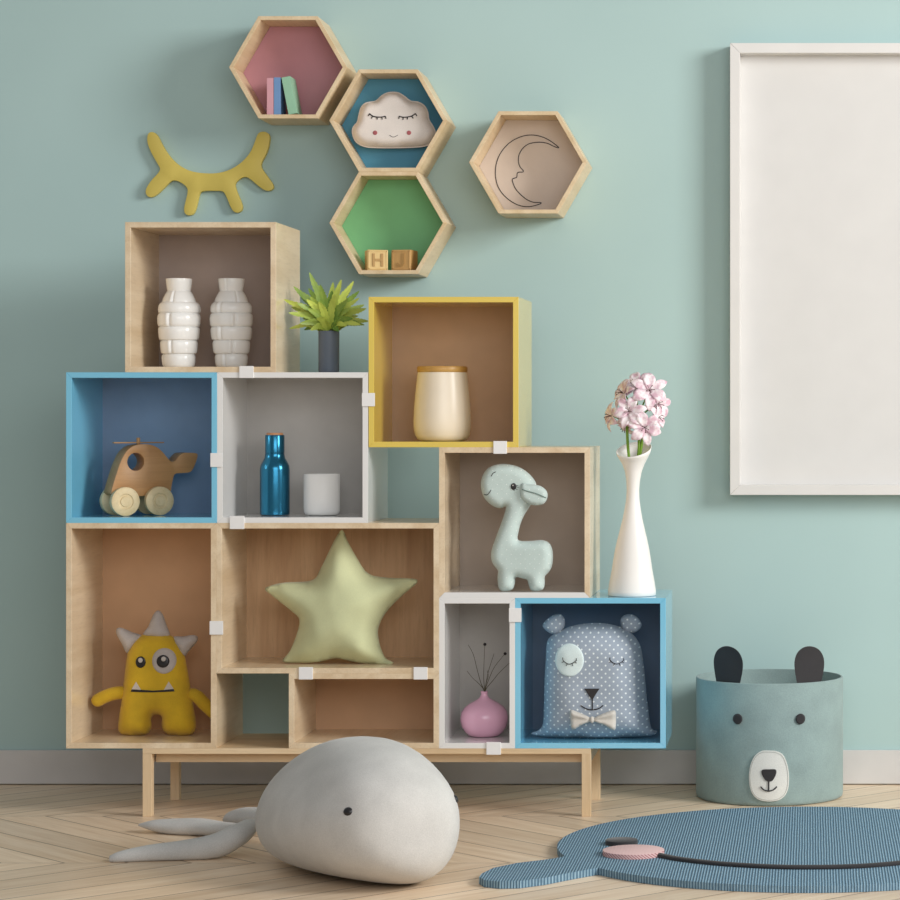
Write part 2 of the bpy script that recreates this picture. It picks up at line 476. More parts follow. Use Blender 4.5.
# stand
sx0, sx1 = X(142.5, YF), X(590.8, YF); cz = Z(748.5, YF)
st = thing('shelf_stand', 'low light oak stand with four square legs under the shelf boxes', 'stand', ((sx0 + sx1) / 2, YF, 0))
hw = (sx1 - sx0) / 2; lw = .0265
b = bmesh.new(); box(b, -hw, hw, 0, YB - YF, cz - TH, cz, .001); obj('top_board', b, M['oak_x'], st)
for fx in (-hw, hw - lw):
    for fy in (0, YB - YF - lw):
        b = bmesh.new(); box(b, fx, fx + lw, fy, fy + lw, 0, cz - TH, .001); obj('leg', b, M['oak_z'], st)
rh = .030
for fy in (.05, YB - YF - .045):
    b = bmesh.new(); box(b, -hw + lw, hw - lw, fy, fy + .018, cz - TH - rh, cz - TH); obj('rail', b, M['oak_x'], st)
for fx in (-hw + .004, hw - .022):
    b = bmesh.new(); box(b, fx, fx + .018, lw, YB - YF - lw, cz - TH - rh, cz - TH); obj('rail', b, M['oak'], st)

# ------------------------------------------------------------------ hexagonal wall shelves
HY = -.195; HB = -.002
def hexagon(label, cxp, cyp, back, moon=None):
    c = P(cxp, cyp, HY); R = 59.1 * (CD + HY) / F; t = .0122
    r = thing('hexagon_shelf', label, 'wall shelf', (c.x, HB, c.z))
    Ri = R - t / math.cos(PI / 6)
    D0 = HY - HB
    for k in range(6):
        a0, a1 = k * PI / 3, (k + 1) * PI / 3
        p = [(R * math.cos(a0), R * math.sin(a0)), (R * math.cos(a1), R * math.sin(a1)), (Ri * math.cos(a1), Ri * math.sin(a1)), (Ri * math.cos(a0), Ri * math.sin(a0))]
        bb = bmesh.new(); prism(bb, p, D0, 0, .0008); obj('side_panel', bb, M['oak_hex'], r)
    bb = bmesh.new(); rr = Ri - .0005
    prism(bb, [(rr * math.cos(k * PI / 3), rr * math.sin(k * PI / 3)) for k in range(6)], D0 + .135, D0 + .145); obj('back_panel', bb, back, r)
    return r, c, R, Ri
M['oak_hex'] = oak('pale_oak_hexagon', 'y', (208, 182, 142), (228, 206, 172))
hexagon('hexagonal oak wall shelf with pink back holding small books, topmost of the four', 288, 67.2, backp('rose_back', (194, 138, 148)))
_, hc2, HR, HRi = hexagon('hexagonal oak wall shelf with teal blue back holding the cloud cushion', 388.3, 120.5, backp('teal_back', (84, 156, 188)))
_, hc3, _, _ = hexagon('hexagonal oak wall shelf with green back holding the letter blocks', 388.3, 222.9, backp('green_back', (122, 192, 136)))
r4, hc4, _, _ = hexagon('hexagonal oak wall shelf with beige back and a moon line drawing', 528, 162.3, backp('beige_back', (214, 200, 188)))
mo = [(710, 340), (650, 290), (580, 250), (500, 228), (420, 228), (340, 252), (260, 300), (190, 380), (150, 470), (138, 570), (155, 670), (200, 750), (270, 815), (350, 858), (430, 870), (500, 858), (550, 840), (535, 832), (480, 830), (420, 805), (360, 755), (315, 700), (290, 630), (305, 615), (330, 605), (335, 570), (350, 560), (385, 558), (388, 545), (360, 510), (345, 460), (352, 400), (385, 345), (440, 305), (520, 290), (600, 298), (660, 325)]
bp = HY + .135
pts = [P(480 + a / 9, 110 + c / 9, bp - .0008) - Vector((hc4.x, HB, hc4.z)) for a, c in mo]
b = bmesh.new(); tube(b, catmull(pts, 4, True), .0013, 6, True)
M['black'] = painted('black_paint', (38, 34, 34), .6)
obj('moon_outline', b, M['black'], r4, label='thin dark crescent moon outline with a face')

# books
zb = hc_z = P(288, 67.2, HY).z - (HRi * math.sin(PI / 3)) + .0003
def book(px0, px1, h, c, label, lean=0, Y=HY + .012):
    x0, x1 = X(px0, Y), X(px1, Y); wd = x1 - x0
    r = thing('small_book', label, 'book', ((x0 + x1) / 2, Y, zb), 0, 'small books in the pink hexagon shelf')
    r.rotation_euler = (0, lean, 0)
    cv = painted('book_cover', c, .6)
    b = bmesh.new(); box(b, -wd / 2, wd / 2, 0, .006, 0, h, .0008); box(b, -wd / 2, -wd / 2 + .002, .003, .085, 0, h, .0004); box(b, wd / 2 - .002, wd / 2, .003, .085, 0, h, .0004)
    for q in (.15, .85): box(b, -wd / 2 - .0003, wd / 2 + .0003, -.0008, .0005, h * q, h * q + .003)
    obj('cover', b, cv, r)
    b = bmesh.new(); box(b, -wd / 2 + .002, wd / 2 - .002, .006, .082, .002, h - .002); obj('pages', b, painted('page_paper', (225, 218, 205), .8), r)
    return r
book(266.8, 273.4, .113, (214, 160, 170), 'small pink book standing at the left')
book(273.8, 280.4, .115, (112, 150, 196), 'small blue book standing between pink and green ones')
r = book(288.3, 297, .116, (150, 196, 166), 'small green book leaning against the blue one', -.19)
r.location.x = X(297, HY + .012) - math.cos(.19) * .0133; r.location.z += .0028
# cloud cushion
def px_local(pts, ox, oy, s, cx, by, D):
    """zoom-crop pixels -> local metres (x right, z up) with origin at photo pixel (cx, by)"""
    k = D / F
    return [((ox + a / s - cx) * k, (by - (oy + c / s)) * k) for a, c in pts]
Yc = HY + .085
cl = [(100, 430), (108, 380), (140, 340), (152, 290), (170, 225), (210, 185), (290, 168), (340, 125), (400, 98), (470, 100), (525, 130), (575, 168), (640, 178), (690, 210), (715, 260), (725, 320), (755, 370), (775, 420), (765, 480), (720, 525), (640, 542), (500, 548), (300, 548), (200, 538), (130, 500)]
def CL(pts): return px_local(pts, 340, 80, 8.182, 393.3, 146.9, CD + Yc)
cr = thing('cloud_cushion', 'white cloud shaped cushion with sleeping face in the teal hexagon shelf', 'cushion', P(393.6, 147.5, Yc))
M['cloud'] = cloth('cream_cotton', (234, 226, 220), 500, .9, .03)
bmx, sf = puff([tuple(v) for v in catmull(CL(cl), 5, True)], .032, .024, .0055, .5, 8)
CF = lambda p: FIX(CL(p), sf, Yc, 393.3, 146.9)
obj('body', bmx, M['cloud'], cr, True)
seam = [Vector((p[0], 0, p[1])) for p in catmull(CL(cl), 5, True)]
b = bmesh.new(); tube(b, seam, .0022, 6, True); obj('seam_piping', b, M['cloud'], cr, True)
M['thread'] = painted('dark_thread', (36, 32, 34), .8)
for e in ([(240, 270), (265, 290), (300, 298), (340, 298), (370, 292)], [(482, 292), (515, 300), (550, 298), (585, 290), (615, 270)]):
    q = CF(e); b = stitch(sf, q, .0017)
    d = -1 if e[0][0] < 400 else 1
    for (ex, ey) in e[0:5]:
        off = (-10 if ex < 300 else 4) if d < 0 else (12 if ex > 560 else -2)
        l = CF([(ex, ey), (ex + off, ey + 20)]); stitch(sf, l, .0016, b)
    obj('eyelash', b, M['thread'], cr)
M['rose'] = cloth('rose_felt', (176, 98, 104))
for ex in (285, 562):
    q = CF([(ex, 427)])[0]; obj('cheek', patch(sf, q[0], q[1], .0068, .0068), M['rose'], cr, True)
obj('mouth', stitch(sf, CF([(402, 447), (435, 462), (470, 447)]), .0008), M['thread'], cr)

# letter blocks
zb3 = hc3.z - HRi * math.sin(PI / 3) + .0003
M['block'] = oak('block_maple', 'z', (206, 172, 108), (228, 200, 140), .5)
M['block2'] = oak('block_beech', 'z', (186, 142, 84), (212, 172, 112), .5)
M['letter'] = oak('carved_letter', 'z', (166, 128, 74), (186, 148, 92), .6)
def block(pxc, rot, m, letter, label, s=.0635):
    Y = HY + .05
    r = thing('letter_block', label, 'toy block', (X(pxc, Y), Y, zb3), rot, 'wooden letter blocks in the green hexagon shelf')
    h = s / 2
    b = bmesh.new(); box(b, -h, h, -h, h, 0, s, .003); 
    obj('block', b, m, r)
    b = bmesh.new(); t = .004; f = -h - .0012
    for q in ((-h + .003, h - .003, .003, .003 + t), (-h + .003, h - .003, s - .003 - t, s - .003), (-h + .003, -h + .003 + t, .003, s - .003), (h - .003 - t, h - .003, .003, s - .003)):
        box(b, q[0], q[1], f, -h + .001, q[2], q[3], .0004)
    obj('raised_border', b, m, r)
    b = bmesh.new(); f = -h - .0025
    if letter == 'H':
        for q in ((-.017, -.009, .012, .052), (.009, .017, .012, .052), (-.009, .009, .028, .036)): box(b, q[0], q[1], f, -h + .001, q[2], q[3], .0006)
    else:
        pl = [(.003, .052), (.012, .052), (.012, .022), (.007, .013), (-.002, .0095), (-.011, .012), (-.0155, .022), (-.008, .024), (-.005, .019), (-.001, .0175), (.002, .019), (.0035, .024)]
        extrude(b, pl, [], f, -h + .001)
    obj('letter_h' if letter == 'H' else 'letter_j', b, M['letter'], r)
block(376.4, .30, M['block'], 'H', 'pale wooden cube block with the letter H', .0635)
block(404.6, -.20, M['block2'], 'J', 'wooden cube block with the letter J and a dark side', .0635)

# yellow lash wall ornament
la = [(292, 105), (300, 96), (312, 96), (324, 108), (336, 135), (355, 165), (378, 190), (405, 207), (435, 217), (475, 221), (510, 219), (545, 208), (575, 188), (598, 163), (612, 135), (622, 103), (632, 95), (648, 95), (660, 105), (658, 130), (650, 160), (635, 185), (632, 200), (645, 220), (668, 250), (671, 265), (660, 273), (645, 272), (625, 258), (605, 240), (590, 230), (575, 232), (558, 245), (553, 255), (562, 280), (577, 315), (576, 330), (565, 339), (552, 336), (542, 322), (530, 290), (520, 273), (500, 272), (460, 272), (448, 278), (443, 300), (436, 330), (428, 344), (415, 347), (404, 341), (402, 325), (408, 300), (414, 275), (412, 262), (395, 248), (375, 240), (362, 243), (345, 260), (325, 280), (308, 292), (294, 291), (286, 278), (290, 262), (305, 240), (325, 220), (332, 207), (325, 195), (305, 160), (292, 130)]
q = px_local(la, 50, 100, 3, 209, 155, CD - .02)
q = prof(q, 2)
b = bmesh.new(); extrude(b, q, [], -.022, -.002, .0018)
o = obj('eyelash_ornament', b, painted('mustard_paint', (212, 190, 92), .5, .03), None, 50); o.location = P(209, 155, -.02); o.location.y = 0
tag(o, 'yellow closed eye with lashes hung on the wall above the vases box', 'wall ornament')

# poster frame
FY = -.075
fr = thing('picture_frame', 'large white framed blank poster on the wall at the right', 'picture frame', (X(730, FY) + .5, -.001, Z(495, FY)))
x0, x1 = -.5, .5; H = Z(43, FY) - Z(495, FY); t = .031; g = .0004
for nm, pts in (('frame_side', [(x0, g), (x0, H - g), (x0 + t, H - t), (x0 + t, t)]), ('frame_side', [(x1, g), (x1, H - g), (x1 - t, H - t), (x1 - t, t)]),
                ('frame_top', [(x0 + g, H), (x1 - g, H), (x1 - t, H - t), (x0 + t, H - t)]), ('frame_bottom', [(x0 + g, 0), (x1 - g, 0), (x1 - t, t), (x0 + t, t)])):
    b = bmesh.new(); prism(b, pts, FY + .001, 0, .0008); obj(nm, b, M['frame'] if 'frame' in M else M.setdefault('frame', painted('frame_white', (218, 216, 213), .4, .01)), fr)
b = bmesh.new(); box(b, x0 + t - .002, x1 - t + .002, -.020, -.012, t - .002, H - t + .002); obj('poster', b, painted('blank_paper', (214, 213, 211), .75, .01, .02), fr)

# ------------------------------------------------------------------ vases in the top box
def band_vase(cxp, label, seams, Y=-.5):
    k = (CD + Y) / F / 8.182 * .965
    r = thing('banded_vase', label, 'vase', (X(cxp, Y), Y, 0), 0, 'white banded vases in the top oak box')
    zfl = Z(366.8, YF) + .0004
    z0 = zfl; ztop = Z(278.8, Y); sc_ = (ztop - z0) / ((785 - 65) * k)
    r.location.z = z0
    bands = [(785, 112), (780, 122), (765, 131), (735, 136), (700, 138), (684, 133), (676, 126), (675, 134), (668, 146), (650, 152), (620, 155), (585, 157), (572, 152), (566, 144), (565, 150), (558, 162), (540, 168), (500, 172), (470, 173), (461, 168), (456, 160), (455, 164), (448, 173), (430, 178), (390, 180), (362, 177), (350, 170), (346, 162), (345, 160), (338, 170), (320, 174), (290, 172), (270, 162), (259, 150), (256, 143), (255, 141), (248, 140), (225, 132), (195, 117), (172, 104), (167, 98), (165, 96), (160, 98), (130, 103), (100, 107), (72, 110), (66, 109), (64, 106)]
    pr = [(rr * k, (785 - y) * k * sc_) for y, rr in bands]
    lim = [785, 676, 566, 456, 346, 256, 166, 60]
    def fn(rad, z, a):
        y = 785 - z / (k * sc_)
        i = 0
        while i < 6 and y < lim[i + 1] - .5: i += 1
        s = seams[i]
        d = (a - s) % (2 * PI)
        d = (a - s + PI) % (2 * PI) - PI
        f = 1 + .04 * math.exp(-((d + .10) / .085) ** 2) - .06 * math.exp(-((d - .07) / .06) ** 2)
        return rad * f, z
    b = bmesh.new()
    inner = [(102 * k, (785 - 66) * k * sc_), (92 * k, (785 - 150) * k * sc_), (92 * k, (785 - 250) * k * sc_), (0, (785 - 300) * k * sc_)]
    lathe(b, [(0, 0)] + pr, 128, fn); 
    lathe(b, inner, 64)
    obj('body', b, M['ceramic'], r, 40)
    return r
M['ceramic'] = painted('white_ceramic', (240, 240, 238), .25, .01)
S = lambda deg: math.radians(deg)
band_vase(179, 'left of the two white banded ceramic vases', [S(200), S(255), S(150), S(253), S(20), S(258), S(60)])
band_vase(231.4, 'right of the two white banded ceramic vases', [S(255), S(283), S(247), S(290), S(245), S(300), S(256)])

# canister
Y = -.5; zf = Z(441.8, YF) + .0004; k = (CD + Y) / F
r = thing('canister', 'cream lidded canister in the yellow box', 'canister', (X(442.3, Y), Y, zf))
hh = Z(366.5, Y) - zf; lidh = 5.8 * k
pr = [(0, 0), (20 * k, 0), (24.5 * k, 2.0 * k), (27 * k, 6 * k), (28.3 * k, 13 * k), (28.6 * k, 20 * k), (27.9 * k, 34 * k), (26.3 * k, 52 * k), (25 * k, 63 * k), (24.4 * k, hh - lidh - .0005), (23 * k, hh - lidh), (0, hh - lidh)]
b = bmesh.new(); lathe(b, pr, 64); obj('body', b, painted('cream_glaze', (232, 220, 200), .32, .02), r, 50)
b = bmesh.new(); lathe(b, [(0, hh - lidh), (24.6 * k, hh - lidh), (25.1 * k, hh - lidh + .002), (25.1 * k, hh - .003), (24.4 * k, hh), (0, hh)], 64)
obj('lid', b, oak('olive_wood_lid', 'x', (168, 118, 52), (206, 164, 92), .4), r, 40, label='round wooden lid')

# bottle and cup
Y = -.5; k = (CD + Y) / F; zf = Z(517.3, YF) + .0004
r = thing('water_bottle', 'metallic blue bottle standing in the white box', 'bottle', (X(274.8, Y), Y, zf))
s = (Z(432.8, Y) - zf) / (83 * k)
pr = [(0, 0), (13.4, 0), (14.6, 1), (14.7, 3), (14.7, 46), (14.2, 50), (12.2, 54), (10.2, 57.5), (9.6, 61), (9.6, 62), (9.2, 62.2), (9.2, 62.8), (9.6, 63), (9.6, 80), (9.2, 80.8), (0, 80.8)]
m = NT('blue_metal'); m.bump(m.noise(m.coord('Object', (30, 30, 1)), 40, 2), .03, .0005); m = m.out(lin((46, 116, 148)), .22, Metallic=.9)
b = bmesh.new(); lathe(b, [(a * k, c * k * s) for a, c in pr], 64); obj('body', b, m, r, 40)
b = bmesh.new(); lathe(b, [(0, 80.8 * k * s), (8.3 * k, 80.8 * k * s), (8.3 * k, 82.6 * k * s), (7.9 * k, 83 * k * s), (0, 83 * k * s)], 48); obj('stopper', b, oak('cap_wood', 'x', (190, 132, 92), (214, 160, 118)), r, 40, label='wooden stopper disc')
r = thing('cup', 'white straight cup without handle beside the blue bottle', 'cup', (X(321.8, Y), Y, zf))
hh = Z(473.8, Y) - zf
pr = [(0, 0), (13.5 * k, 0), (16.2 * k, .8 * k), (17.7 * k, 3.5 * k), (18 * k, 7 * k), (18 * k, hh - .002), (17.6 * k, hh), (16.8 * k, hh - .001), (16.6 * k, 8 * k), (14 * k, 3 * k), (0, 2.5 * k)]
b = bmesh.new(); lathe(b, pr, 64); obj('body', b, painted('white_porcelain', (240, 240, 238), .4, .01), r, 50)

# helicopter
Y = -.50; zf = Z(517.3, YF) + .0004; k = (CD + Y) / F / 6.43; ks = k * 1.05
r = thing('toy_helicopter', 'wooden toy helicopter on four wheels in the light blue box', 'toy helicopter', (X(136, Y), Y, zf), .60)
hx = lambda x: (x - 384) * k * 1.09; wx = lambda x: (x - 405) * k * 1.2
hz = lambda y: (552 - y) * k
out = [(212, 420), (216, 380), (238, 305), (262, 225), (292, 155), (328, 115), (370, 98), (430, 94), (480, 108), (520, 142), (550, 183), (575, 212), (603, 206), (618, 180), (640, 158), (665, 152), (735, 155), (741, 172), (722, 235), (698, 278), (665, 284), (602, 284), (590, 302), (578, 360), (572, 420), (400, 428), (300, 428)]
out = prof([(hx(a), hz(c)) for a, c in out], 2)
hole = [(hx(360) + 56 * k * math.cos(a), hz(208) + 58 * k * math.sin(a)) for a in [2 * PI * i / 36 for i in range(36)]]
bw = .032
mh = oak('walnut_body', 'x', (172, 126, 78), (198, 152, 100), .45)
b = bmesh.new(); extrude(b, out, [hole], -bw, bw, .002); obj('body', b, mh, r, 40)
mw = oak('wheel_wood', 'y', (206, 182, 136), (226, 206, 164), .5)
R = 92 * k
def wheel(cx, y0, y1):
    o = bmesh.new()
    pr = [(0, y0), (.35 * R, y0), (.38 * R, y0 + (y1 - y0) * .12), (.5 * R, y0 + (y1 - y0) * .12), (.54 * R, y0), (.9 * R, y0), (R, y0 + (y1 - y0) * .12), (R, y1 - (y1 - y0) * .12), (.9 * R, y1), (0, y1)]
    lathe(o, pr, 48)
    bmesh.ops.rotate(o, verts=o.verts, cent=(0, 0, 0), matrix=Matrix.Rotation(PI / 2, 3, 'X'))
    bmesh.ops.scale(o, verts=o.verts, vec=(1, -1, 1))
    bmesh.ops.translate(o, verts=o.verts, vec=(cx, 0, R))
    obj('wheel', o, mw, r, 40)
for cx in (wx(315), wx(503)):
    wheel(cx, -bw - .0225, -bw - .0005); wheel(cx, bw + .0225, bw + .0005)
b = bmesh.new(); lathe(b, [(0, hz(96)), (.0055, hz(96)), (.0055, hz(56)), (.0048, hz(54)), (0, hz(54))], 20); bmesh.ops.translate(b, verts=b.verts, vec=(hx(398), 0, 0)); obj('rotor_mast', b, mh, r, 40)
b = bmesh.new(); box(b, hx(398) - .076, hx(398) + .076, -.009, .009, hz(90), hz(82), .0012); obj('rotor_blade', b, mh, r)

# ------------------------------------------------------------------ monster toy
Y = CD and (7.623 - CD)
zf = Z(743.2, YF) + .0004; KM = (CD + Y) / F / 5.294
mc = 460
def ML(pts): return [((a - mc) * KM, (769 - c) * KM) for a, c in pts]
r = thing('monster_plush', 'yellow plush monster with grey horns sitting in the tall oak box', 'plush toy', (X(70 + mc / 5.294, Y), Y, zf))
mb = [(380, 236), (450, 234), (530, 238), (560, 262), (602, 330), (622, 420), (640, 520), (655, 620), (667, 700), (660, 745), (630, 768), (540, 768), (500, 750), (484, 715), (487, 680), (475, 660), (445, 660), (430, 680), (432, 720), (415, 755), (370, 769), (290, 768), (258, 745), (257, 690), (270, 600), (285, 480), (305, 330), (340, 270)]
M['myel'] = cloth('yellow_plush', (212, 174, 36), 600); M['mgrey'] = cloth('grey_plush', (188, 180, 176), 600)
bmx, sf = puff([tuple(v) for v in catmull(ML(mb), 4, True)], .045, .055, .007)
obj('body', bmx, M['myel'], r, True)
MF = lambda p: FIX(ML(p), sf, Y, 70 + mc / 5.294, 735.2)
def horn(pts, T=.02):
    bb, _ = puff([tuple(v) for v in catmull(ML(pts), 4, True)], T, .02, .006); obj('horn', bb, M['mgrey'], r, True)
horn([(385, 245), (330, 222), (280, 200), (255, 198), (243, 212), (250, 240), (275, 285), (303, 335), (345, 300)])
horn([(385, 240), (415, 190), (440, 130), (465, 106), (490, 125), (508, 175), (527, 245), (455, 255)])
horn([(545, 250), (600, 244), (655, 236), (678, 250), (670, 275), (635, 315), (603, 352), (575, 320)])
for pts, rr in (([(305, 540), (240, 545), (180, 565), (118, 600)], (36, 32)), ([(620, 545), (670, 560), (715, 605), (795, 676)], (36, 32))):
    p2 = catmull([Vector((a, c, 0)) for a, c in pts], 8)
    q = [Vector(((v[0] - mc) * KM, .0 + .0 * i, (769 - v[1]) * KM)) for i, v in enumerate(p2)]
    # extend tip
    b = bmesh.new(); tube(b, q, round_ends(q, 35 * KM), 16); obj('arm', b, M['myel'], r, True)
mblk = painted('glossy_black', (30, 28, 30), .3)
e = MF([(497, 374), (374, 380), (493, 376), (497, 363), (374, 370)])
obj('eye_patch', patch(sf, *e[0], 61 * KM, 67 * KM, .0018), M['mgrey'], r, True)
for c, rx, rz, th in ((e[1], 27, 30, .003), (e[2], 33, 33, .0045)):
    obj('eye', patch(sf, *c, rx * KM, rz * KM, th), mblk, r, True)
mgl = painted('eye_glint', (190, 184, 178), .4)
for c, th in ((e[3], .0062), (e[4], .0045)): obj('eye_glint', patch(sf, *c, 12.5 * KM, 13 * KM, th), mgl, r, True)
b = bmesh.new(); poly_patch(sf, MF([(322, 537), (328, 522), (372, 526), (440, 531), (503, 527), (548, 521), (554, 535), (500, 538), (430, 540), (370, 539)]), .0018, b); obj('mouth', b, mblk, r)
mt = cloth('tooth_felt', (206, 196, 186))
for tr in ([(327, 524), (350, 484), (376, 527)], [(498, 527), (523, 483), (549, 522)]):
    b = bmesh.new(); poly_patch(sf, MF(tr), .0022, b); obj('tooth', b, mt, r)

# ------------------------------------------------------------------ star cushion
Y = -.535; zf = Z(668.2, YF) + .0004; KS = (CD + Y) / F / 4.5
so = [(415, 46), (440, 98), (480, 170), (528, 240), (600, 260), (700, 264), (752, 270), (745, 292), (690, 338), (635, 392), (598, 440), (578, 490), (578, 530), (590, 580), (612, 625), (648, 646), (600, 652), (520, 648), (450, 637), (388, 624), (340, 634), (290, 643), (200, 645), (145, 638), (180, 590), (212, 510), (222, 450), (190, 415), (140, 375), (90, 335), (65, 312), (100, 295), (160, 283), (280, 273), (320, 215), (352, 150), (384, 85)]
r = thing('star_cushion', 'large pale green star shaped cushion in the wide oak box', 'cushion', (X(250 + 400 / 4.5, Y), Y, zf))
bmx, sf = puff([((p[0] - 400) * KS, (651 - p[1]) * KS) for p in catmull(so, 4, True)], .085, .125, .0085, .6, 22, .008)
obj('body', bmx, cloth('green_linen', (204, 208, 164), 700, .85, .02, .2), r, True)

# ------------------------------------------------------------------ giraffe toy
Y = -.605; zf = Z(592.2, YF) + .0004; KG = (CD + Y) / F / 6
def GL(pts): return [((a - 310) * KG, (848 - c) * KG) for a, c in pts]
go = [(215, 342), (190, 352), (150, 345), (110, 318), (80, 280), (66, 230), (66, 190), (80, 145), (110, 110), (150, 92), (200, 85), (255, 92), (310, 112), (355, 145), (385, 180), (398, 210), (395, 260), (365, 330), (330, 385), (305, 440), (290, 500), (286, 537), (310, 548), (370, 547), (430, 542), (470, 555), (492, 590), (498, 640), (492, 700), (470, 738), (449, 760), (449, 800), (438, 838), (400, 848), (365, 843), (352, 810), (343, 781), (320, 775), (275, 765), (270, 800), (255, 838), (215, 848), (180, 843), (168, 810), (165, 760), (167, 725), (140, 690), (126, 650), (130, 600), (150, 540), (180, 460), (205, 390)]
r = thing('giraffe_toy', 'pale mint stuffed giraffe toy with white dots facing left', 'plush toy', (X(470 + 310 / 6, Y), Y, zf))
M['gir'] = cloth('mint_dotted_cotton', (196, 212, 207), 700, .9, .02, .2, (.027, .0012, (232, 236, 232)))
bmx, sf = puff([tuple(v) for v in catmull(GL(go), 3, True)], .028, .026, .005, .5, 4)
obj('body', bmx, M['gir'], r, True)
GF = lambda p: FIX(GL(p), sf, Y, 470 + 310 / 6, 591.3)
ear = [(320, 200), (308, 240), (315, 285), (345, 315), (380, 330), (430, 330), (460, 312), (473, 272), (462, 240), (430, 216), (395, 208), (350, 206)]
bb, se = puff([tuple(v) for v in catmull(GL(ear), 4, True)], .012, .012, .004, .5, 3)
for v in bb.verts: v.co.y -= .031
eo = obj('ear', bb, M['gir'], r, True)
b = stitch(lambda x, z: se(x, z) - .031, GL([(322, 236), (360, 248), (410, 262), (464, 286)]), .0016); obj('ear_crease', b, painted('grey_green_thread', (116, 134, 128), .8), eo)
q = GF([(262, 221)])[0]
eb = obj('eye', patch(sf, q[0], q[1], 17 * KG, 20 * KG, .003), mblk, r, True)
b = bmesh.new(); 
for l in ([(270, 212), (290, 216)], [(272, 222), (292, 226)], [(270, 232), (285, 240)], [(262, 236), (266, 248)]): stitch(sf, GF(l), .0007, b)
obj('eyelash', b, M['thread'], r)
q = GF([(258, 214)])[0]; obj('eye_glint', patch(sf, q[0], q[1], 4.5 * KG, 4.5 * KG, .0045), mgl, r)
obj('mouth', stitch(sf, GF([(84, 267), (98, 272), (112, 264), (126, 243)]), .0011), M['thread'], r)
obj('eyebrow', stitch(sf, GF([(128, 160), (138, 142), (155, 133)]), .0011), M['thread'], r)

# ------------------------------------------------------------------ pink vase with twigs
Y = -.49; zf = Z(743, YF) + .0004; k = (CD + Y) / F
vc = P(484.3, 0, Y).x
r = thing('bud_vase', 'round glossy pink bud vase with a thin neck in the narrow white box', 'vase', (vc, Y, zf))
zt = Z(691.2, Y) - zf; s = zt / (44.3 * k)
pr = [(0, 0), (12, 0), (15, .8), (19, 4), (22.5, 10), (23.7, 16), (23.7, 19), (22.6, 24), (19.5, 28.6), (14.5, 32.4), (8.5, 35.5), (5.2, 37.6), (3.7, 39.8), (3.2, 41.5), (3.4, 43.2), (3.7, 44.3), (3.2, 44.3), (2.6, 42), (2.6, 34), (0, 33)]
b = bmesh.new(); lathe(b, [(a * k, c * k * s) for a, c in pr], 64); obj('body', b, painted('pink_glaze', (226, 174, 198), .16, .02), r, True)
tw = [([(470, 825), (455, 770), (425, 660), (400, 560), (362, 485)], 'bare tip, leaning furthest up to the left', 0),
      ([(483, 825), (478, 740), (480, 640), (487, 482)], 'dark round bud, standing straight up', 1),
      ([(497, 825), (510, 700), (530, 630), (555, 552)], 'bare tip, leaning slightly right', 0),
      ([(500, 825), (520, 735), (560, 650), (638, 553)], 'dark round bud, leaning right', 1),
      ([(508, 825), (550, 750), (600, 690), (690, 605)], 'bare tip, reaching right behind the box edge', 0),
      ([(473, 825), (440, 775), (395, 735), (352, 682)], 'bare tip, low and bent far left', 0),
      ([(492, 825), (500, 760), (512, 720), (503, 680)], 'bare tip, shortest of the bunch', 0)]
mtw = painted('dry_stem', (84, 76, 54), .8)
for i, (pp_, lb, ball) in enumerate(tw):
    base = Vector((vc, Y, zf + 38 * k * s))
    q = [Vector((X(420 + a / 7.5, Y), Y + .002 * math.sin(i * 2 + j), Z(580 + c / 7.5, Y))) for j, (a, c) in enumerate(pp_)]
    q[0].x = vc + (q[0].x - vc) * .35; q.insert(0, base + Vector(((i - 3) * .0009, (i % 3 - 1) * .0015, -.006)))
    t_ = thing('dried_twig', 'thin dry twig in the pink vase with ' + lb, 'twig', q[0], 0, 'dried twigs in the pink vase')
    q = [v - q[0] for v in q]
    b = bmesh.new(); c = catmull(q, 5); n = len(c); tube(b, c, [.0012 - .0006 * j / n for j in range(n)], 6); obj('stem', b, mtw, t_)
    if ball:
        b = bmesh.new(); bmesh.ops.create_icosphere(b, subdivisions=2, radius=.0048, matrix=Matrix.Translation(q[-1])); obj('bud', b, M['thread'], t_, True)

# ------------------------------------------------------------------ bear cushion
Y = 7.562 - CD; zf = Z(743, YF) + .0004; KB = (CD + Y) / F / 5
def BL(pts): return [((a - 480) * KB, (739 - c) * KB) for a, c in pts]
r = thing('bear_cushion', 'grey blue dotted bear cushion with a bow tie in the lower right blue box', 'cushion', (X(500 + 480 / 5, Y), Y, zf))
bo = [(252, 232), (300, 205), (350, 182), (420, 168), (490, 164), (560, 172), (620, 192), (668, 225), (700, 275), (714, 340), (724, 430), (734, 530), (744, 610), (752, 668), (762, 696), (788, 708), (760, 727), (700, 732), (600, 737), (500, 738), (400, 737), (300, 737), (220, 732), (155, 717), (192, 700), (214, 672), (219, 600), (222, 480), (228, 350), (234, 265)]
M['bear'] = cloth('dotted_blue_cotton', (160, 171, 184), 700, .85, .03, .2, (.0232, .0027, (226, 232, 232)))
bmx, sf = puff([tuple(v) for v in catmull(BL(bo), 4, True)], .085, .095, .009, .5, 5, .003)
obj('body', bmx, M['bear'], r, True)
BF = lambda p: FIX(BL(p), sf, Y, 596, 738)
for e_ in ([(212, 178), (235, 145), (275, 122), (310, 125), (325, 160), (315, 195), (280, 222), (240, 210)], [(605, 140), (640, 120), (680, 130), (707, 165), (700, 195), (665, 214), (630, 215), (607, 185)]):
    bb, _ = puff([tuple(v) for v in catmull(BL(e_), 4, True)], .016, .018, .006, .5, 3)
    obj('ear', bb, M['bear'], r, True)
q = BF([(346, 350)])[0]
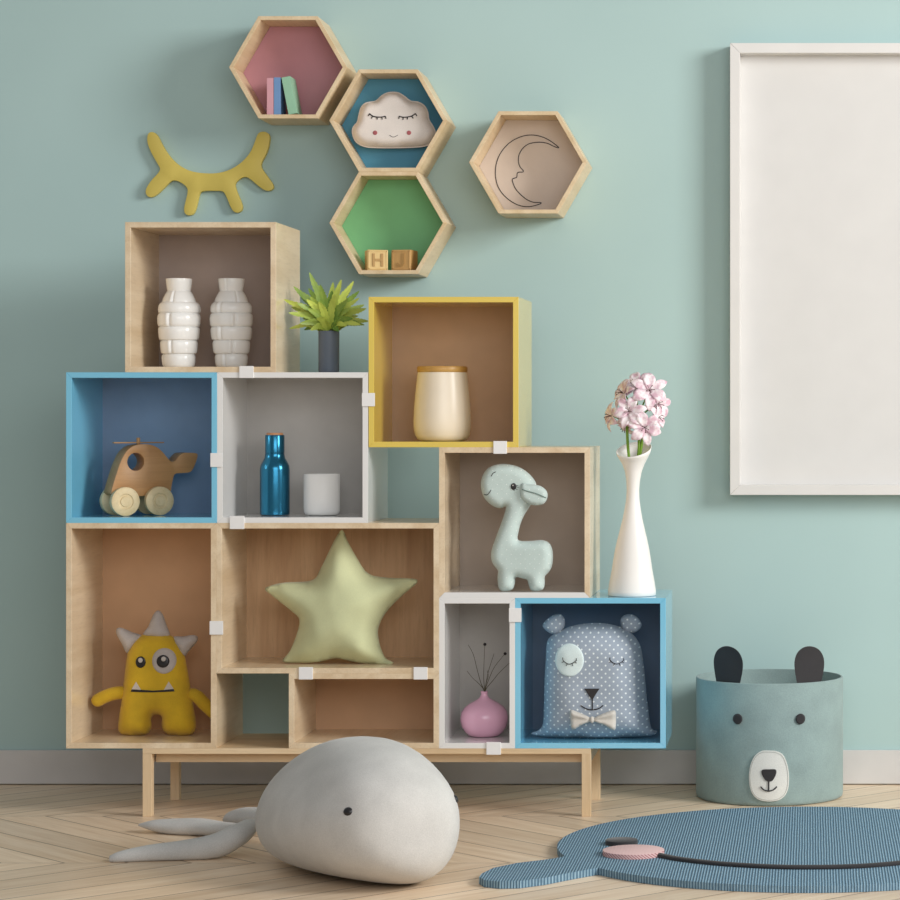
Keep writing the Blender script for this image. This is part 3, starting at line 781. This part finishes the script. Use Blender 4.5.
obj('eye_patch', patch(sf, q[0], q[1], 73 * KB, 81 * KB, .0025, rings=10), cloth('pale_mint_felt', (228, 242, 240), 500, .9, .02, .15), r, True)
for cxx in (348, 584):
    dz = .0035 if cxx < 400 else .0005
    f2 = lambda x, z, dz=dz: sf(x, z) - dz
    b = stitch(f2, BF([(cxx - 34, 348), (cxx - 20, 362), (cxx, 369), (cxx + 20, 362), (cxx + 36, 350)]), .0011)
    for l in ([(cxx - 34, 348), (cxx - 34, 336)], [(cxx - 26, 357), (cxx - 38, 360)], [(cxx - 10, 366), (cxx - 17, 378)], [(cxx + 12, 366), (cxx + 18, 378)], [(cxx + 26, 358), (cxx + 36, 364)], [(cxx + 36, 350), (cxx + 34, 340)]): stitch(f2, BF(l), .0009, b)
    obj('eyelash', b, M['thread'], r)
b = bmesh.new(); poly_patch(sf, BF([(422, 492), (498, 492), (478, 522), (462, 550), (445, 528)]), .003, b); obj('nose', b, M['black'], r)
b = stitch(sf, BF([(462, 545), (462, 596)]), .0016); stitch(sf, BF([(404, 576), (430, 592), (462, 598), (495, 591), (516, 576)]), .0016, b); obj('mouth', b, M['thread'], r)
mbow = cloth('cream_linen', (204, 198, 188), 800)
def bow(sign, pts):
    pl = [tuple(v) for v in catmull(BF(pts), 3, True)]
    bb, _ = puff(pl, .011, .012, .004, .5, 2)
    kx = BF([(462, 645)])[0]
    for v in bb.verts:
        dx, dz = v.co.x - kx[0], v.co.z - kx[1]
        a = math.atan2(dz, abs(dx)); v.co.y += .0035 * math.cos(a * 9) * min(1, abs(dx) / .02) * (1 if v.co.y < 0 else 0)
        v.co.y += sf(kx[0] + dx * .5, kx[1]) - .010
    return bb
bt = obj('bow_tie', bow(-1, [(352, 598), (352, 640), (364, 693), (410, 672), (452, 656), (460, 645), (450, 634), (400, 612)]), mbow, r, True)
obj('bow_wing', bow(1, [(575, 600), (581, 640), (577, 697), (520, 670), (475, 656), (464, 645), (475, 634), (525, 612)]), mbow, bt, True)
kx = BF([(462, 645)])[0]; b = bmesh.new()
bmesh.ops.create_uvsphere(b, u_segments=16, v_segments=10, radius=1)
bmesh.ops.scale(b, verts=b.verts, vec=(.0065, .009, .010)); bmesh.ops.translate(b, verts=b.verts, vec=(kx[0], sf(*kx) - .014, kx[1]))
obj('bow_knot', b, mbow, bt, True)

# ------------------------------------------------------------------ plant on the white box
Y = -.5; k = (CD + Y) / F; zf = Z(372.3, YF) + .0004
pc = X(328.9, Y)
r = thing('potted_plant', 'leafy green plant in a dark grey pot beside the yellow box', 'potted plant', (pc, Y, zf))
hh = Z(331, Y) - zf
b = bmesh.new(); lathe(b, [(0, 0), (9.2 * k, 0), (10 * k, .8 * k), (10.3 * k, 3 * k), (10.4 * k, hh), (9.4 * k, hh), (9.2 * k, hh - .012), (0, hh - .012)], 48)
obj('pot', b, painted('slate_pot', (96, 108, 124), .5, .04), r, 40)
b = bmesh.new(); lathe(b, [(9.2 * k, hh - .0119), (6 * k, hh - .008), (0, hh - .006)], 32); obj('soil', b, painted('soil', (60, 46, 36), .9), r, True)
tips = [(295, 92, 0), (185, 200, .3), (120, 298, .6), (165, 400, .9), (150, 515, 0.2), (545, 150, .4), (630, 160, .1), (662, 230, -.3), (682, 288, .5), (728, 365, .3), (725, 455, -.6), (275, 208, -.5), (400, 190, .9), (684, 330, -.9), (700, 488, .9), (208, 266, -.8), (340, 190, -.9), (590, 200, -.7), (230, 330, .9), (610, 300, .95), (470, 230, .2), (250, 480, .95), (600, 500, .95), (450, 160, -.9), (150, 350, -.3), (330, 530, .99), (540, 540, .99), (240, 520, -.6), (640, 440, .8), (300, 300, .9), (510, 260, .9), (380, 440, 1.0), (460, 470, 1.0)]
for _ in range(26):
    an = random.uniform(-.05, PI + .05); L_ = random.uniform(18, 29)
    tips.append(((328.9 + L_ * 1.25 * math.cos(an) - 270) * 7.5, (330 - L_ * math.sin(an) ** .8 * 1.25 - 260) * 7.5 if math.sin(an) > 0 else 520, random.uniform(-1, .9)))
bl = bmesh.new(); v0 = Vector((0, 0, hh - .006))
for i, (a, c, d) in enumerate(tips):
    tip = Vector((X(270 + a / 7.5, Y) - pc, -d * .055, Z(260 + c / 7.5, Y) - zf))
    L = (tip - v0).length; side = tip - v0
    mid = v0 + side * .5 + Vector((0, 0, .012 + L * .06)); 
    path = [v0, v0 + side * .2 + Vector((0, 0, .008)), mid, v0 + side * .8 + Vector((0, 0, .008)), tip]
    cc = catmull(path, 6); n = len(cc); td = side.normalized()
    view = Vector((.2 * math.sin(i * 2.1), -1, .35 + .5 * math.cos(i * 1.7)))
    wdir = td.cross(view).normalized(); nr = wdir.cross(td)
    prev = None; wmax = .0115
    for j, p in enumerate(cc):
        t = j / (n - 1); wd = wmax * (math.sin(PI * min(1, t * .9 + .1)) ** .7) * (1 - t * .35) * (1 + .30 * ((j % 2) == 1))
        if j == n - 1: wd = .0003
        row = [bl.verts.new(p - wdir * wd - td * .0 + nr * wd * .12), bl.verts.new(p - nr * .0), bl.verts.new(p + wdir * wd + nr * wd * .12)]
        if prev:
            bl.faces.new((prev[0], prev[1], row[1], row[0])); bl.faces.new((prev[1], prev[2], row[2], row[1]))
        prev = row
t = NT('leaf_green'); nz = t.noise(t.coord(), 40, 3)
isl = t.n('ShaderNodeNewGeometry').outputs['Random Per Island']
m = t.out(t.ramp(t.math('ADD', t.math('MULTIPLY', nz, .35), t.math('MULTIPLY', isl, .65)), lin((74, 122, 44)), lin((196, 210, 96)), .15, .8), .45)
t.b.inputs['Subsurface Weight'].default_value = .0
o = obj('foliage', bl, m, r, False, recalc=False)
sm = o.modifiers.new('leaf_thickness', 'SOLIDIFY'); sm.thickness = .0003

# ------------------------------------------------------------------ tall vase and flowers
Y = 7.55 - CD; k = (CD + Y) / F; zf = Z(598, YF) + .0004
vx = X(632, Y)
r = thing('tall_vase', 'tall white hourglass vase standing on the lower right blue box', 'vase', (vx, Y, zf))
S0 = Z(595.5, Y)
pr = [(0, 0), (23.2, 0), (24, .8), (23.9, 5), (22.3, 15), (20.3, 25.6), (18.9, 35), (17.2, 45.6), (14.9, 56), (12.5, 65.6), (10.0, 76), (8.1, 86), (6.7, 96), (6.2, 105), (6.7, 114), (8.4, 124), (11.2, 132), (14.4, 139), (16.6, 144.5), (17.6, 150.5), (17.0, 150.8), (15.8, 144.5), (13.4, 139), (10.2, 132), (7.4, 124), (5.6, 113), (5.2, 105), (0, 104)]
slope = .42
def vf(rad, z, a):
    f = max(0, min(1, (z - 122 * k) / (28 * k))) 
    xx, yy = rad * math.cos(a), rad * math.sin(a)
    return rad, z + f * f * (yy * slope + xx * .13) - f * f * 4.5 * k
b = bmesh.new(); lathe(b, [(a * k, c * k) for a, c in pr], 72, vf)
for v in b.verts:
    v.co.x += 2.0 * k * max(0, v.co.z / (150 * k)) ** 2
obj('body', b, painted('matte_white_ceramic', (232, 229, 224), .42, .01), r, True)
t = NT('lily_petal'); nz = t.noise(t.coord(), 60, 3)
mpet = t.out(t.ramp(nz, lin((210, 172, 186)), lin((247, 238, 240)), .38, .62), .55)
mst = painted('green_stem', (110, 150, 34), .5); mstam = painted('stamen_dark', (92, 64, 58), .6)
def bloom(parent, c, direction, size, rot=0):
    """c local centre"""
    zax = Vector(direction).normalized(); xax = zax.cross(Vector((0, 0, 1))).normalized(); yax = zax.cross(xax)
    Mx = Matrix((xax, yax, zax)).transposed()
    b = bmesh.new()
    for i in range(6):
        a = rot + i * PI / 3; L = size * 1.32 * (1.0 if i % 2 else .92); W = size * (.30 if i % 2 else .38); prev = None
        for j in range(9):
            t = j / 8
            rad = L * (t ** .8); h = size * (.55 * t - .62 * t ** 2.6)
            wd = W * math.sin(PI * min(1, t * .86 + .10)) ** 1.15 * (1 if j < 8 else .15)
            row = []
            for s in (-1, -.5, 0, .5, 1):
                lp = Vector((rad, s * wd, h + abs(s) ** 2 * wd * .22 - (i % 2) * .001))
                lp = Matrix.Rotation(a, 3, 'Z') @ lp
                row.append(b.verts.new(c + Mx @ lp))
            if prev:
                for q in range(4): b.faces.new((prev[q], row[q], row[q + 1], prev[q + 1]))
            prev = row
    o = obj('bloom', b, mpet, parent, True, recalc=False)
    sm = o.modifiers.new('petal_thickness', 'SOLIDIFY'); sm.thickness = .0007
    b = bmesh.new()
    for i in range(5):
        a = i * 1.256 + .4; p0 = c; p1 = c + Mx @ Vector((size * .10 * math.cos(a), size * .10 * math.sin(a), size * .35)); p2 = c + Mx @ Vector((size * .26 * math.cos(a), size * .26 * math.sin(a) + .003, size * .55))
        cc = catmull([p0, p1, p2], 4); tube(b, cc, [.0007] * (len(cc) - 2) + [.0013, .0016], 6)
    obj('stamen', b, mstam, o)
def flower(label, base_px, top, blooms):
    b0 = P(*base_px, Y); r = thing('lily_stem', label, 'flower', b0, 0, 'pink lilies in the tall white vase')
    zin = zf + 110 * k
    b0 = Vector((vx + 1.2 * k + (base_px[0] - 634) * k * .18, Y, zin)); r.location = b0
    tp = P(*top, Y) - b0; mid = P(base_px[0], base_px[1], Y - .004) - b0
    b = bmesh.new(); cc = catmull([Vector((0, 0, 0)), mid, tp], 10); tube(b, cc, .0042, 10)
    for (px, py, dy, d, s, rt) in blooms:
        c = P(px, py, Y) + Vector((0, dy, 0)) - b0
        e = c - Vector(d).normalized() * s * .1
        cc = catmull([tp, (tp + e) / 2 + Vector((0, .006, .004)), e], 5); tube(b, cc, .0022, 8)
    obj('stem', b, mst, r, True)
    for (px, py, dy, d, s, rt) in blooms:
        bloom(r, P(px, py, Y) + Vector((0, dy, 0)) - b0, d, s, rt)
fz = lambda a, c: (590 + a / 9, 360 + c / 9)
flower('green stem at the left of the tall vase carrying the left pink lilies', (628, 447), (627, 425), [(*fz(360, 465), -.03, (-.15, -1, .25), .042, .2), (*fz(195, 505), .0, (-1, -.55, .1), .036, .5), (*fz(320, 590), .012, (-.6, -.4, -.8), .034, .1)])
flower('green stem in the middle of the tall vase carrying the upper pink lilies', (639, 447), (637, 420), [(*fz(535, 278), -.012, (.2, -1, .35), .048, .5), (*fz(300, 300), .012, (-.9, -.6, .4), .040, .3), (*fz(420, 230), .02, (-.3, -.8, .6), .044, .9), (*fz(600, 400), .02, (.6, -.8, .1), .040, .2)])
flower('green stem at the right of the tall vase carrying the lower right pink lily', (641.5, 445), (643, 428), [(*fz(497, 608), -.034, (.15, -1, -.05), .043, .75), (*fz(600, 520), .0, (.9, -.5, .1), .036, .3)])

# ------------------------------------------------------------------ bear basket
BY = -.239; bc = X(769.6, BY); R = .2240; HT = .364
r = thing('bear_basket', 'round grey green fabric basket with a bear face beside the wall', 'basket', (bc, BY, 0))
b = bmesh.new(); tk = .006
pr = [(0, .001), (R - .008, .0008), (R - .002, .004), (R - .0005, .012), (R, .026), (R, HT - .003), (R - .002, HT), (R - tk, HT), (R - tk - .001, HT - .004), (R - tk, .02), (R - .03, .012), (0, .012)]
lathe(b, pr, 96)
obj('body', b, cloth('grey_green_felt', (138, 158, 156), 260, .9, .04, .3), r, 60)
def on_cyl(px, py, out=0.0):
    """photo pixel -> local point on the basket front"""
    D = 7.65
    for _ in range(6):
        x = (px - 811) * D / F - bc
        yy = BY - math.sqrt(max(1e-6, (R + out) ** 2 - x * x)); D = CD + yy
    return Vector((x, yy - BY, CZ - (py - 412) * D / F))
def csurf(x, z): return -math.sqrt(max(1e-6, R * R - x * x))
mf = cloth('charcoal_felt', (46, 44, 46), 500)
kk = 7.64 / F
for px in (728.4, 809.6):
    Dp = .012 + tk
    c = on_cyl(px, 680); yl = csurf(c.x, 0) + tk + .006
    kx = (CD + BY + yl) / F
    cx = (px - 811) * kx - bc
    zt = CZ - (646.3 - 412) * kx
    e = [(-.030, .0), (-.038, .03), (-.0455, .065), (-.045, .085), (-.035, .103), (-.015, .1135), (.008, .1135), (.030, .104), (.0435, .084), (.044, .06), (.036, .03), (.028, 0)]
    sgn = 1 if px < 770 else -1
    e = [(cx + a * 1.0, zt - .1135 - .03 + q * 1.265) for a, q in e]
    b = bmesh.new(); extrude(b, prof(e, 2), [], yl - .0045, yl + .0045, .002); 
    for v in b.verts: v.co.y = -math.sqrt((R - tk) ** 2 - v.co.x ** 2) + .0065 + (v.co.y - yl)
    obj('ear', b, mf, r, 50)
for px in (737.6, 800.5):
    c = on_cyl(px, 718.8); obj('eye', patch(csurf, c.x, c.z, .0142, .0155, .008), mf, r, True)
def snap(pts): return [(lambda v: (v.x, v.z))(on_cyl(730 + a / 11.25, 740 + c / 11.25)) for a, c in pts]
mz = [(440, 118), (360, 122), (290, 165), (240, 250), (218, 350), (215, 440), (228, 540), (265, 620), (330, 670), (440, 688), (550, 672), (620, 620), (655, 540), (664, 440), (656, 330), (630, 230), (590, 160), (520, 125)]
b = bmesh.new(); poly_patch(csurf, [tuple(v) for v in catmull(snap(mz), 4, True)], .006, b, .012)
mzo = obj('muzzle', b, cloth('white_felt', (222, 222, 216), 400, .9, .02), r, 40)
rim_ = [Vector((v[0], csurf(v[0], 0) - .0062, v[1])) for v in catmull([(lambda p: (440 + (p[0] - 440) * .955, 403 + (p[1] - 403) * .965))(p) for p in mz] and snap([(440 + (p[0] - 440) * .94, 403 + (p[1] - 403) * .95) for p in mz]), 4, True)]
b = bmesh.new(); tube(b, rim_, .0009, 5, True); obj('stitching', b, painted('stitch_grey', (176, 178, 172), .8), mzo)
ns = [(375, 328), (355, 345), (358, 380), (385, 430), (410, 455), (440, 462), (475, 455), (500, 420), (520, 375), (520, 340), (500, 325), (440, 326)]
b = bmesh.new(); poly_patch(lambda x, z: csurf(x, z) - .006, [tuple(v) for v in catmull(snap(ns), 3, True)], .003, b); obj('nose', b, mf, mzo)
c2 = lambda x, z: csurf(x, z) - .0065
b = stitch(c2, snap([(436, 450), (436, 560)]), .0022); stitch(c2, snap([(345, 520), (380, 555), (436, 570), (490, 555), (528, 520)]), .0020, b); obj('mouth', b, mf, mzo)

# ------------------------------------------------------------------ whale cushion
def whale():
    th = math.radians(58); ux = Vector((math.cos(th), -math.sin(th), 0)); vxx = Vector((math.sin(th), math.cos(th), 0))
    c0 = Vector((X(351.5, -1.54), -1.54, 0))
    r = thing('whale_cushion', 'big grey stuffed whale cushion lying on the floor', 'plush toy', c0)
    b = bmesh.new(); N, S_ = 40, 48; a = .39
    rings = []
    for i in range(N + 1):
        ph = PI * i / N; s = -math.cos(ph)            # -1 tail .. 1 nose
        f = math.sin(ph)
        # width: blunt head, narrower tail
        e = .68 if s > 0 else .80
        wdt = .215 * f ** e * (1 + .05 * s); hgt = .179 * f ** (e * .9)
        ring = []
        for j in range(S_):
            q = 2 * PI * j / S_; cy, cz_ = math.cos(q), math.sin(q)
            z = .166 + hgt * (cz_ if cz_ > 0 else -abs(cz_) ** (.80 - .2 * max(0, s)))
            ring.append(b.verts.new(ux * (a * s * (1 - .13 * cz_ * f * (s > 0) * s * s)) + vxx * (wdt * cy) + Vector((0, 0, max(.0015, z)))))
        rings.append(ring)
    for A, B in zip(rings, rings[1:]):
        for j in range(S_): b.faces.new((A[j], A[(j + 1) % S_], B[(j + 1) % S_], B[j]))
    bmesh.ops.remove_doubles(b, verts=b.verts, dist=.0005)
    for _ in range(20): bmesh.ops.smooth_vert(b, verts=b.verts, factor=.5, use_axis_x=True, use_axis_y=True, use_axis_z=True)
    zmin = min(v.co.z for v in b.verts)
    for v in b.verts: v.co.z -= zmin - .001
    # outline of the stuffed body as seen in the photo, as radii around its middle
    so_ = [(418, 650), (424, 610), (440, 575), (470, 535), (510, 500), (560, 474), (620, 463), (680, 466), (730, 480), (780, 515), (815, 560), (834, 605), (838, 640), (832, 680), (812, 725), (785, 752), (760, 763), (700, 764), (640, 758), (580, 748), (520, 735), (470, 715), (445, 700), (428, 680)]
    so_ = [tuple(v) for v in catmull([(50 + p / 2.045 - 353.2, 813.2 - 510 - q / 2.045) for p, q in so_], 8, True)]
    NB = 72; tr = [0] * NB; cr_ = [0] * NB
    for p, q in so_: k_ = int((math.atan2(q, p) % (2 * PI)) / (2 * PI) * NB) % NB; tr[k_] = max(tr[k_], math.hypot(p, q))
    def pj(v):
        wv = v.co + c0; D = CD + wv.y
        return 811 + wv.x * F / D - 353.2, 813.2 - (412 + (CZ - wv.z) * F / D)
    for f_ in b.faces:
        for v in f_.verts:
            for v2 in f_.verts:
                a_, c_ = pj(v), pj(v2)
                for t_ in (0, .33, .66):
                    p, q = a_[0] + (c_[0] - a_[0]) * t_, a_[1] + (c_[1] - a_[1]) * t_
                    k_ = int((math.atan2(q, p) % (2 * PI)) / (2 * PI) * NB) % NB; cr_[k_] = max(cr_[k_], math.hypot(p, q))
    g_ = [tr[i] / cr_[i] if tr[i] and cr_[i] else 1 for i in range(NB)]
    for _ in range(3): g_ = [(g_[i - 1] + g_[i] + g_[(i + 1) % NB]) / 3 for i in range(NB)]
    for v in b.verts:
        p, q = pj(v); u_ = (math.atan2(q, p) % (2 * PI)) / (2 * PI) * NB - .5; i_ = math.floor(u_); fr_ = u_ - i_
        gg = g_[i_ % NB] * (1 - fr_) + g_[(i_ + 1) % NB] * fr_
        D = CD + v.co.y + c0.y
        v.co.x += (gg - 1) * p * D / F; v.co.z = max(.001, v.co.z + (gg - 1) * q * D / F)
    zmin = min(v.co.z for v in b.verts)
    for v in b.verts: v.co.z -= zmin - .001
    bmesh.ops.recalc_face_normals(b, faces=b.faces)
    tree = BVHTree.FromBMesh(b)
    m = cloth('grey_velvet', (200, 198, 194), 350, .95, .03, .3)
    obj('body', b, m, r, True)
    camp = Vector((0, -CD, CZ))
    for (px, py) in ((348, 811.5), (458.5, 799)):
        for _ in range(24):
            d = (P(px, py, -1.4) - camp).normalized()
            hit = tree.ray_cast(camp - c0, d)
            if hit[0]: break
            px -= .5
        if not hit[0]: continue
        nrm = hit[1]; bb = bmesh.new(); bmesh.ops.create_uvsphere(bb, u_segments=20, v_segments=12, radius=.0125)
        bmesh.ops.scale(bb, verts=bb.verts, vec=(.85, 1, .5))
        qm = nrm.to_track_quat('Z', 'X').to_matrix()
        for v in bb.verts: v.co = hit[0] + qm @ v.co
        obj('eye', bb, mblk, r, True)
    def fluke(pts, rads, sq, nm):
        # pts: (px,py,Y)
        q = [P(*p) - c0 for p in pts]; cc = catmull(q, 8); rr = [v[0] for v in catmull([(x_, 0) for x_ in rads], 8)]
        bb = bmesh.new(); tube(bb, cc, rr, 20, sq=sq, up=(0, 0, 1))
        for v in bb.verts: v.co.z = max(v.co.z, .001)
        obj(nm, bb, m, r, True)
    fluke([(110, 859.5, -1.395), (122, 857.5, -1.39), (150, 854, -1.37), (185, 851, -1.355), (215, 846, -1.34), (236, 836, -1.31), (249, 827, -1.26), (260, 822, -1.22)], [.012, .022, .030, .036, .040, .037, .026, .014], .8, 'tail_fluke')
    fluke([(139, 825, -.93), (155, 825.5, -.94), (178, 827, -.95), (200, 827, -.97), (222, 829, -1.02), (250, 830, -1.12)], [.005, .024, .036, .036, .030, .022], .66, 'tail_fluke')
    fluke([(224, 820, -.86), (232, 818, -.88), (247, 817, -.92), (270, 818, -1.0)], [.006, .024, .034, .034], .8, 'side_fin')
whale()

# ------------------------------------------------------------------ round rug
RT = .018
def gp(px, py, z=RT):
    D = (CZ - z) * F / (py - 412); return ((px - 811) * D / F, D - CD)
rc = (-.012, -1.207)
ra, rb_ = .664, .628
earp = [gp(*p) for p in [(552, 858.8), (540, 860.3), (517, 863), (493, 868), (482, 873.5), (479, 877), (484, 880), (500, 881.8), (520, 881.3), (545, 878), (565, 874), (578, 871.5)]]
ang0 = math.atan2((gp(590, 869)[1] - rc[1]) / rb_, (gp(590, 869)[0] - rc[0]) / ra)
ang1 = math.atan2((gp(562, 856.5)[1] - rc[1]) / rb_, (gp(562, 856.5)[0] - rc[0]) / ra)
def ell(a): return (rc[0] + ra * math.cos(a), rc[1] + rb_ * math.sin(a))
# symmetric outline: arc between the two ears over the top and the bottom
ang0 = ang0 % (2 * PI); ang1 = ang1 % (2 * PI)      # ang1 (upper notch) < ang0 (lower notch), both in the third quadrant
# ang1: upper notch, ang0: lower notch, both left of centre; go over the far side clockwise to the mirrored notch
a_end = PI - ang1
while a_end > ang1: a_end -= 2 * PI
top = [ell(ang1 + (a_end - ang1) * i / 90) for i in range(91)]
mir = [(2 * rc[0] - x, y) for x, y in earp]
a_s = PI - ang0
while a_s > ang0: a_s -= 2 * PI
while a_s < ang0 - 2 * PI: a_s += 2 * PI
bot = [ell(a_s + (ang0 - 2 * PI - a_s) * i / 40) if a_s < ang0 - PI else ell(a_s + (ang0 - a_s) * i / 40) for i in range(41)]
print('RUG', ang0, ang1, a_end, a_s)
outl = top + mir + bot + earp[::-1]
b = bmesh.new(); extrude(b, outl, [], 0, RT, .002)
for v in b.verts: v.co = Vector((v.co.x, v.co.z, v.co.y))
def rug_mat():
    t = NT('ribbed_blue_rug'); co = t.coord(); s = t.n('ShaderNodeSeparateXYZ', i_0=co)
    xx = t.math('ADD', s.outputs[0], t.math('MULTIPLY', t.noise(t.coord('Object', (40, 6, 1)), 1.0, 2), .003))
    wv = t.math('SINE', t.math('MULTIPLY', xx, 2 * PI / .0072))
    f = t.n('ShaderNodeMapRange', i_0=wv, i_1=-.6, i_2=1).outputs[0]
    fl = t.noise(t.coord('Object', (500, 60, 60)), 1.0, 2)
    f2 = t.math('MULTIPLY', f, t.n('ShaderNodeMapRange', i_0=fl, i_1=.3, i_2=.6, i_3=.4, i_4=1).outputs[0])
    col = t.mix(f2, lin((76, 108, 130)), lin((150, 180, 197)))
    t.bump(wv, .5, .002)
    return t.out(col, .85)
r = thing('animal_rug', 'round blue ribbed rug with an ear, pink cheek and black smile line on the floor', 'rug', (0, 0, .0005))
obj('base', b, rug_mat(), r)
def disc(nm, c, rx, ry, h, m):
    bb = bmesh.new(); lathe(bb, [(0, 0), (1, 0), (1, h - .001), (.97, h), (0, h)], 56)
    for v in bb.verts: v.co = Vector((c[0] + v.co.x * rx, c[1] + v.co.y * ry, RT + .0002 + v.co.z))
    obj(nm, bb, m, r, 40)
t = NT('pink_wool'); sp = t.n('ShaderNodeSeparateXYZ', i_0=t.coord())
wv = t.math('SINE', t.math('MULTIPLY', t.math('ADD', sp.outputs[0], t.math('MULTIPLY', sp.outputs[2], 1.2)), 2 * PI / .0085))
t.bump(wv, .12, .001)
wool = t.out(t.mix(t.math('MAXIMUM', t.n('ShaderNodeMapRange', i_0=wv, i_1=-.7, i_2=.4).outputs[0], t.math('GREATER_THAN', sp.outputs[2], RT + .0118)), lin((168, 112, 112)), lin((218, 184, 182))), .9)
c = gp(633.5, 850, RT + .012); disc('cheek', c, 30.8 * (CD + c[1]) / F, .078, .013, wool)
c = gp(621.5, 840.5, RT + .01); disc('eye', c, 16.2 * (CD + c[1]) / F, .043, .012, mf)
ml = [gp(*p, RT + .004) for p in [(655, 854.5), (680, 859.5), (720, 864), (770, 867), (811, 867.6), (860, 866.5), (905, 862.8), (940, 858), (967, 853)]]
cc = catmull([Vector((p[0], p[1], RT + .0045)) for p in ml], 8)
b = bmesh.new(); tube(b, cc, .0105, 10, sq=.6, up=(0, 0, 1)); obj('smile_line', b, mf, r, True)
c = gp(811 + (811 - 632.5) - 8, 850.5, RT + .012); disc('cheek', c, 30.5 * (CD + c[1]) / F, .078, .013, bpy.data.materials['pink_wool'])
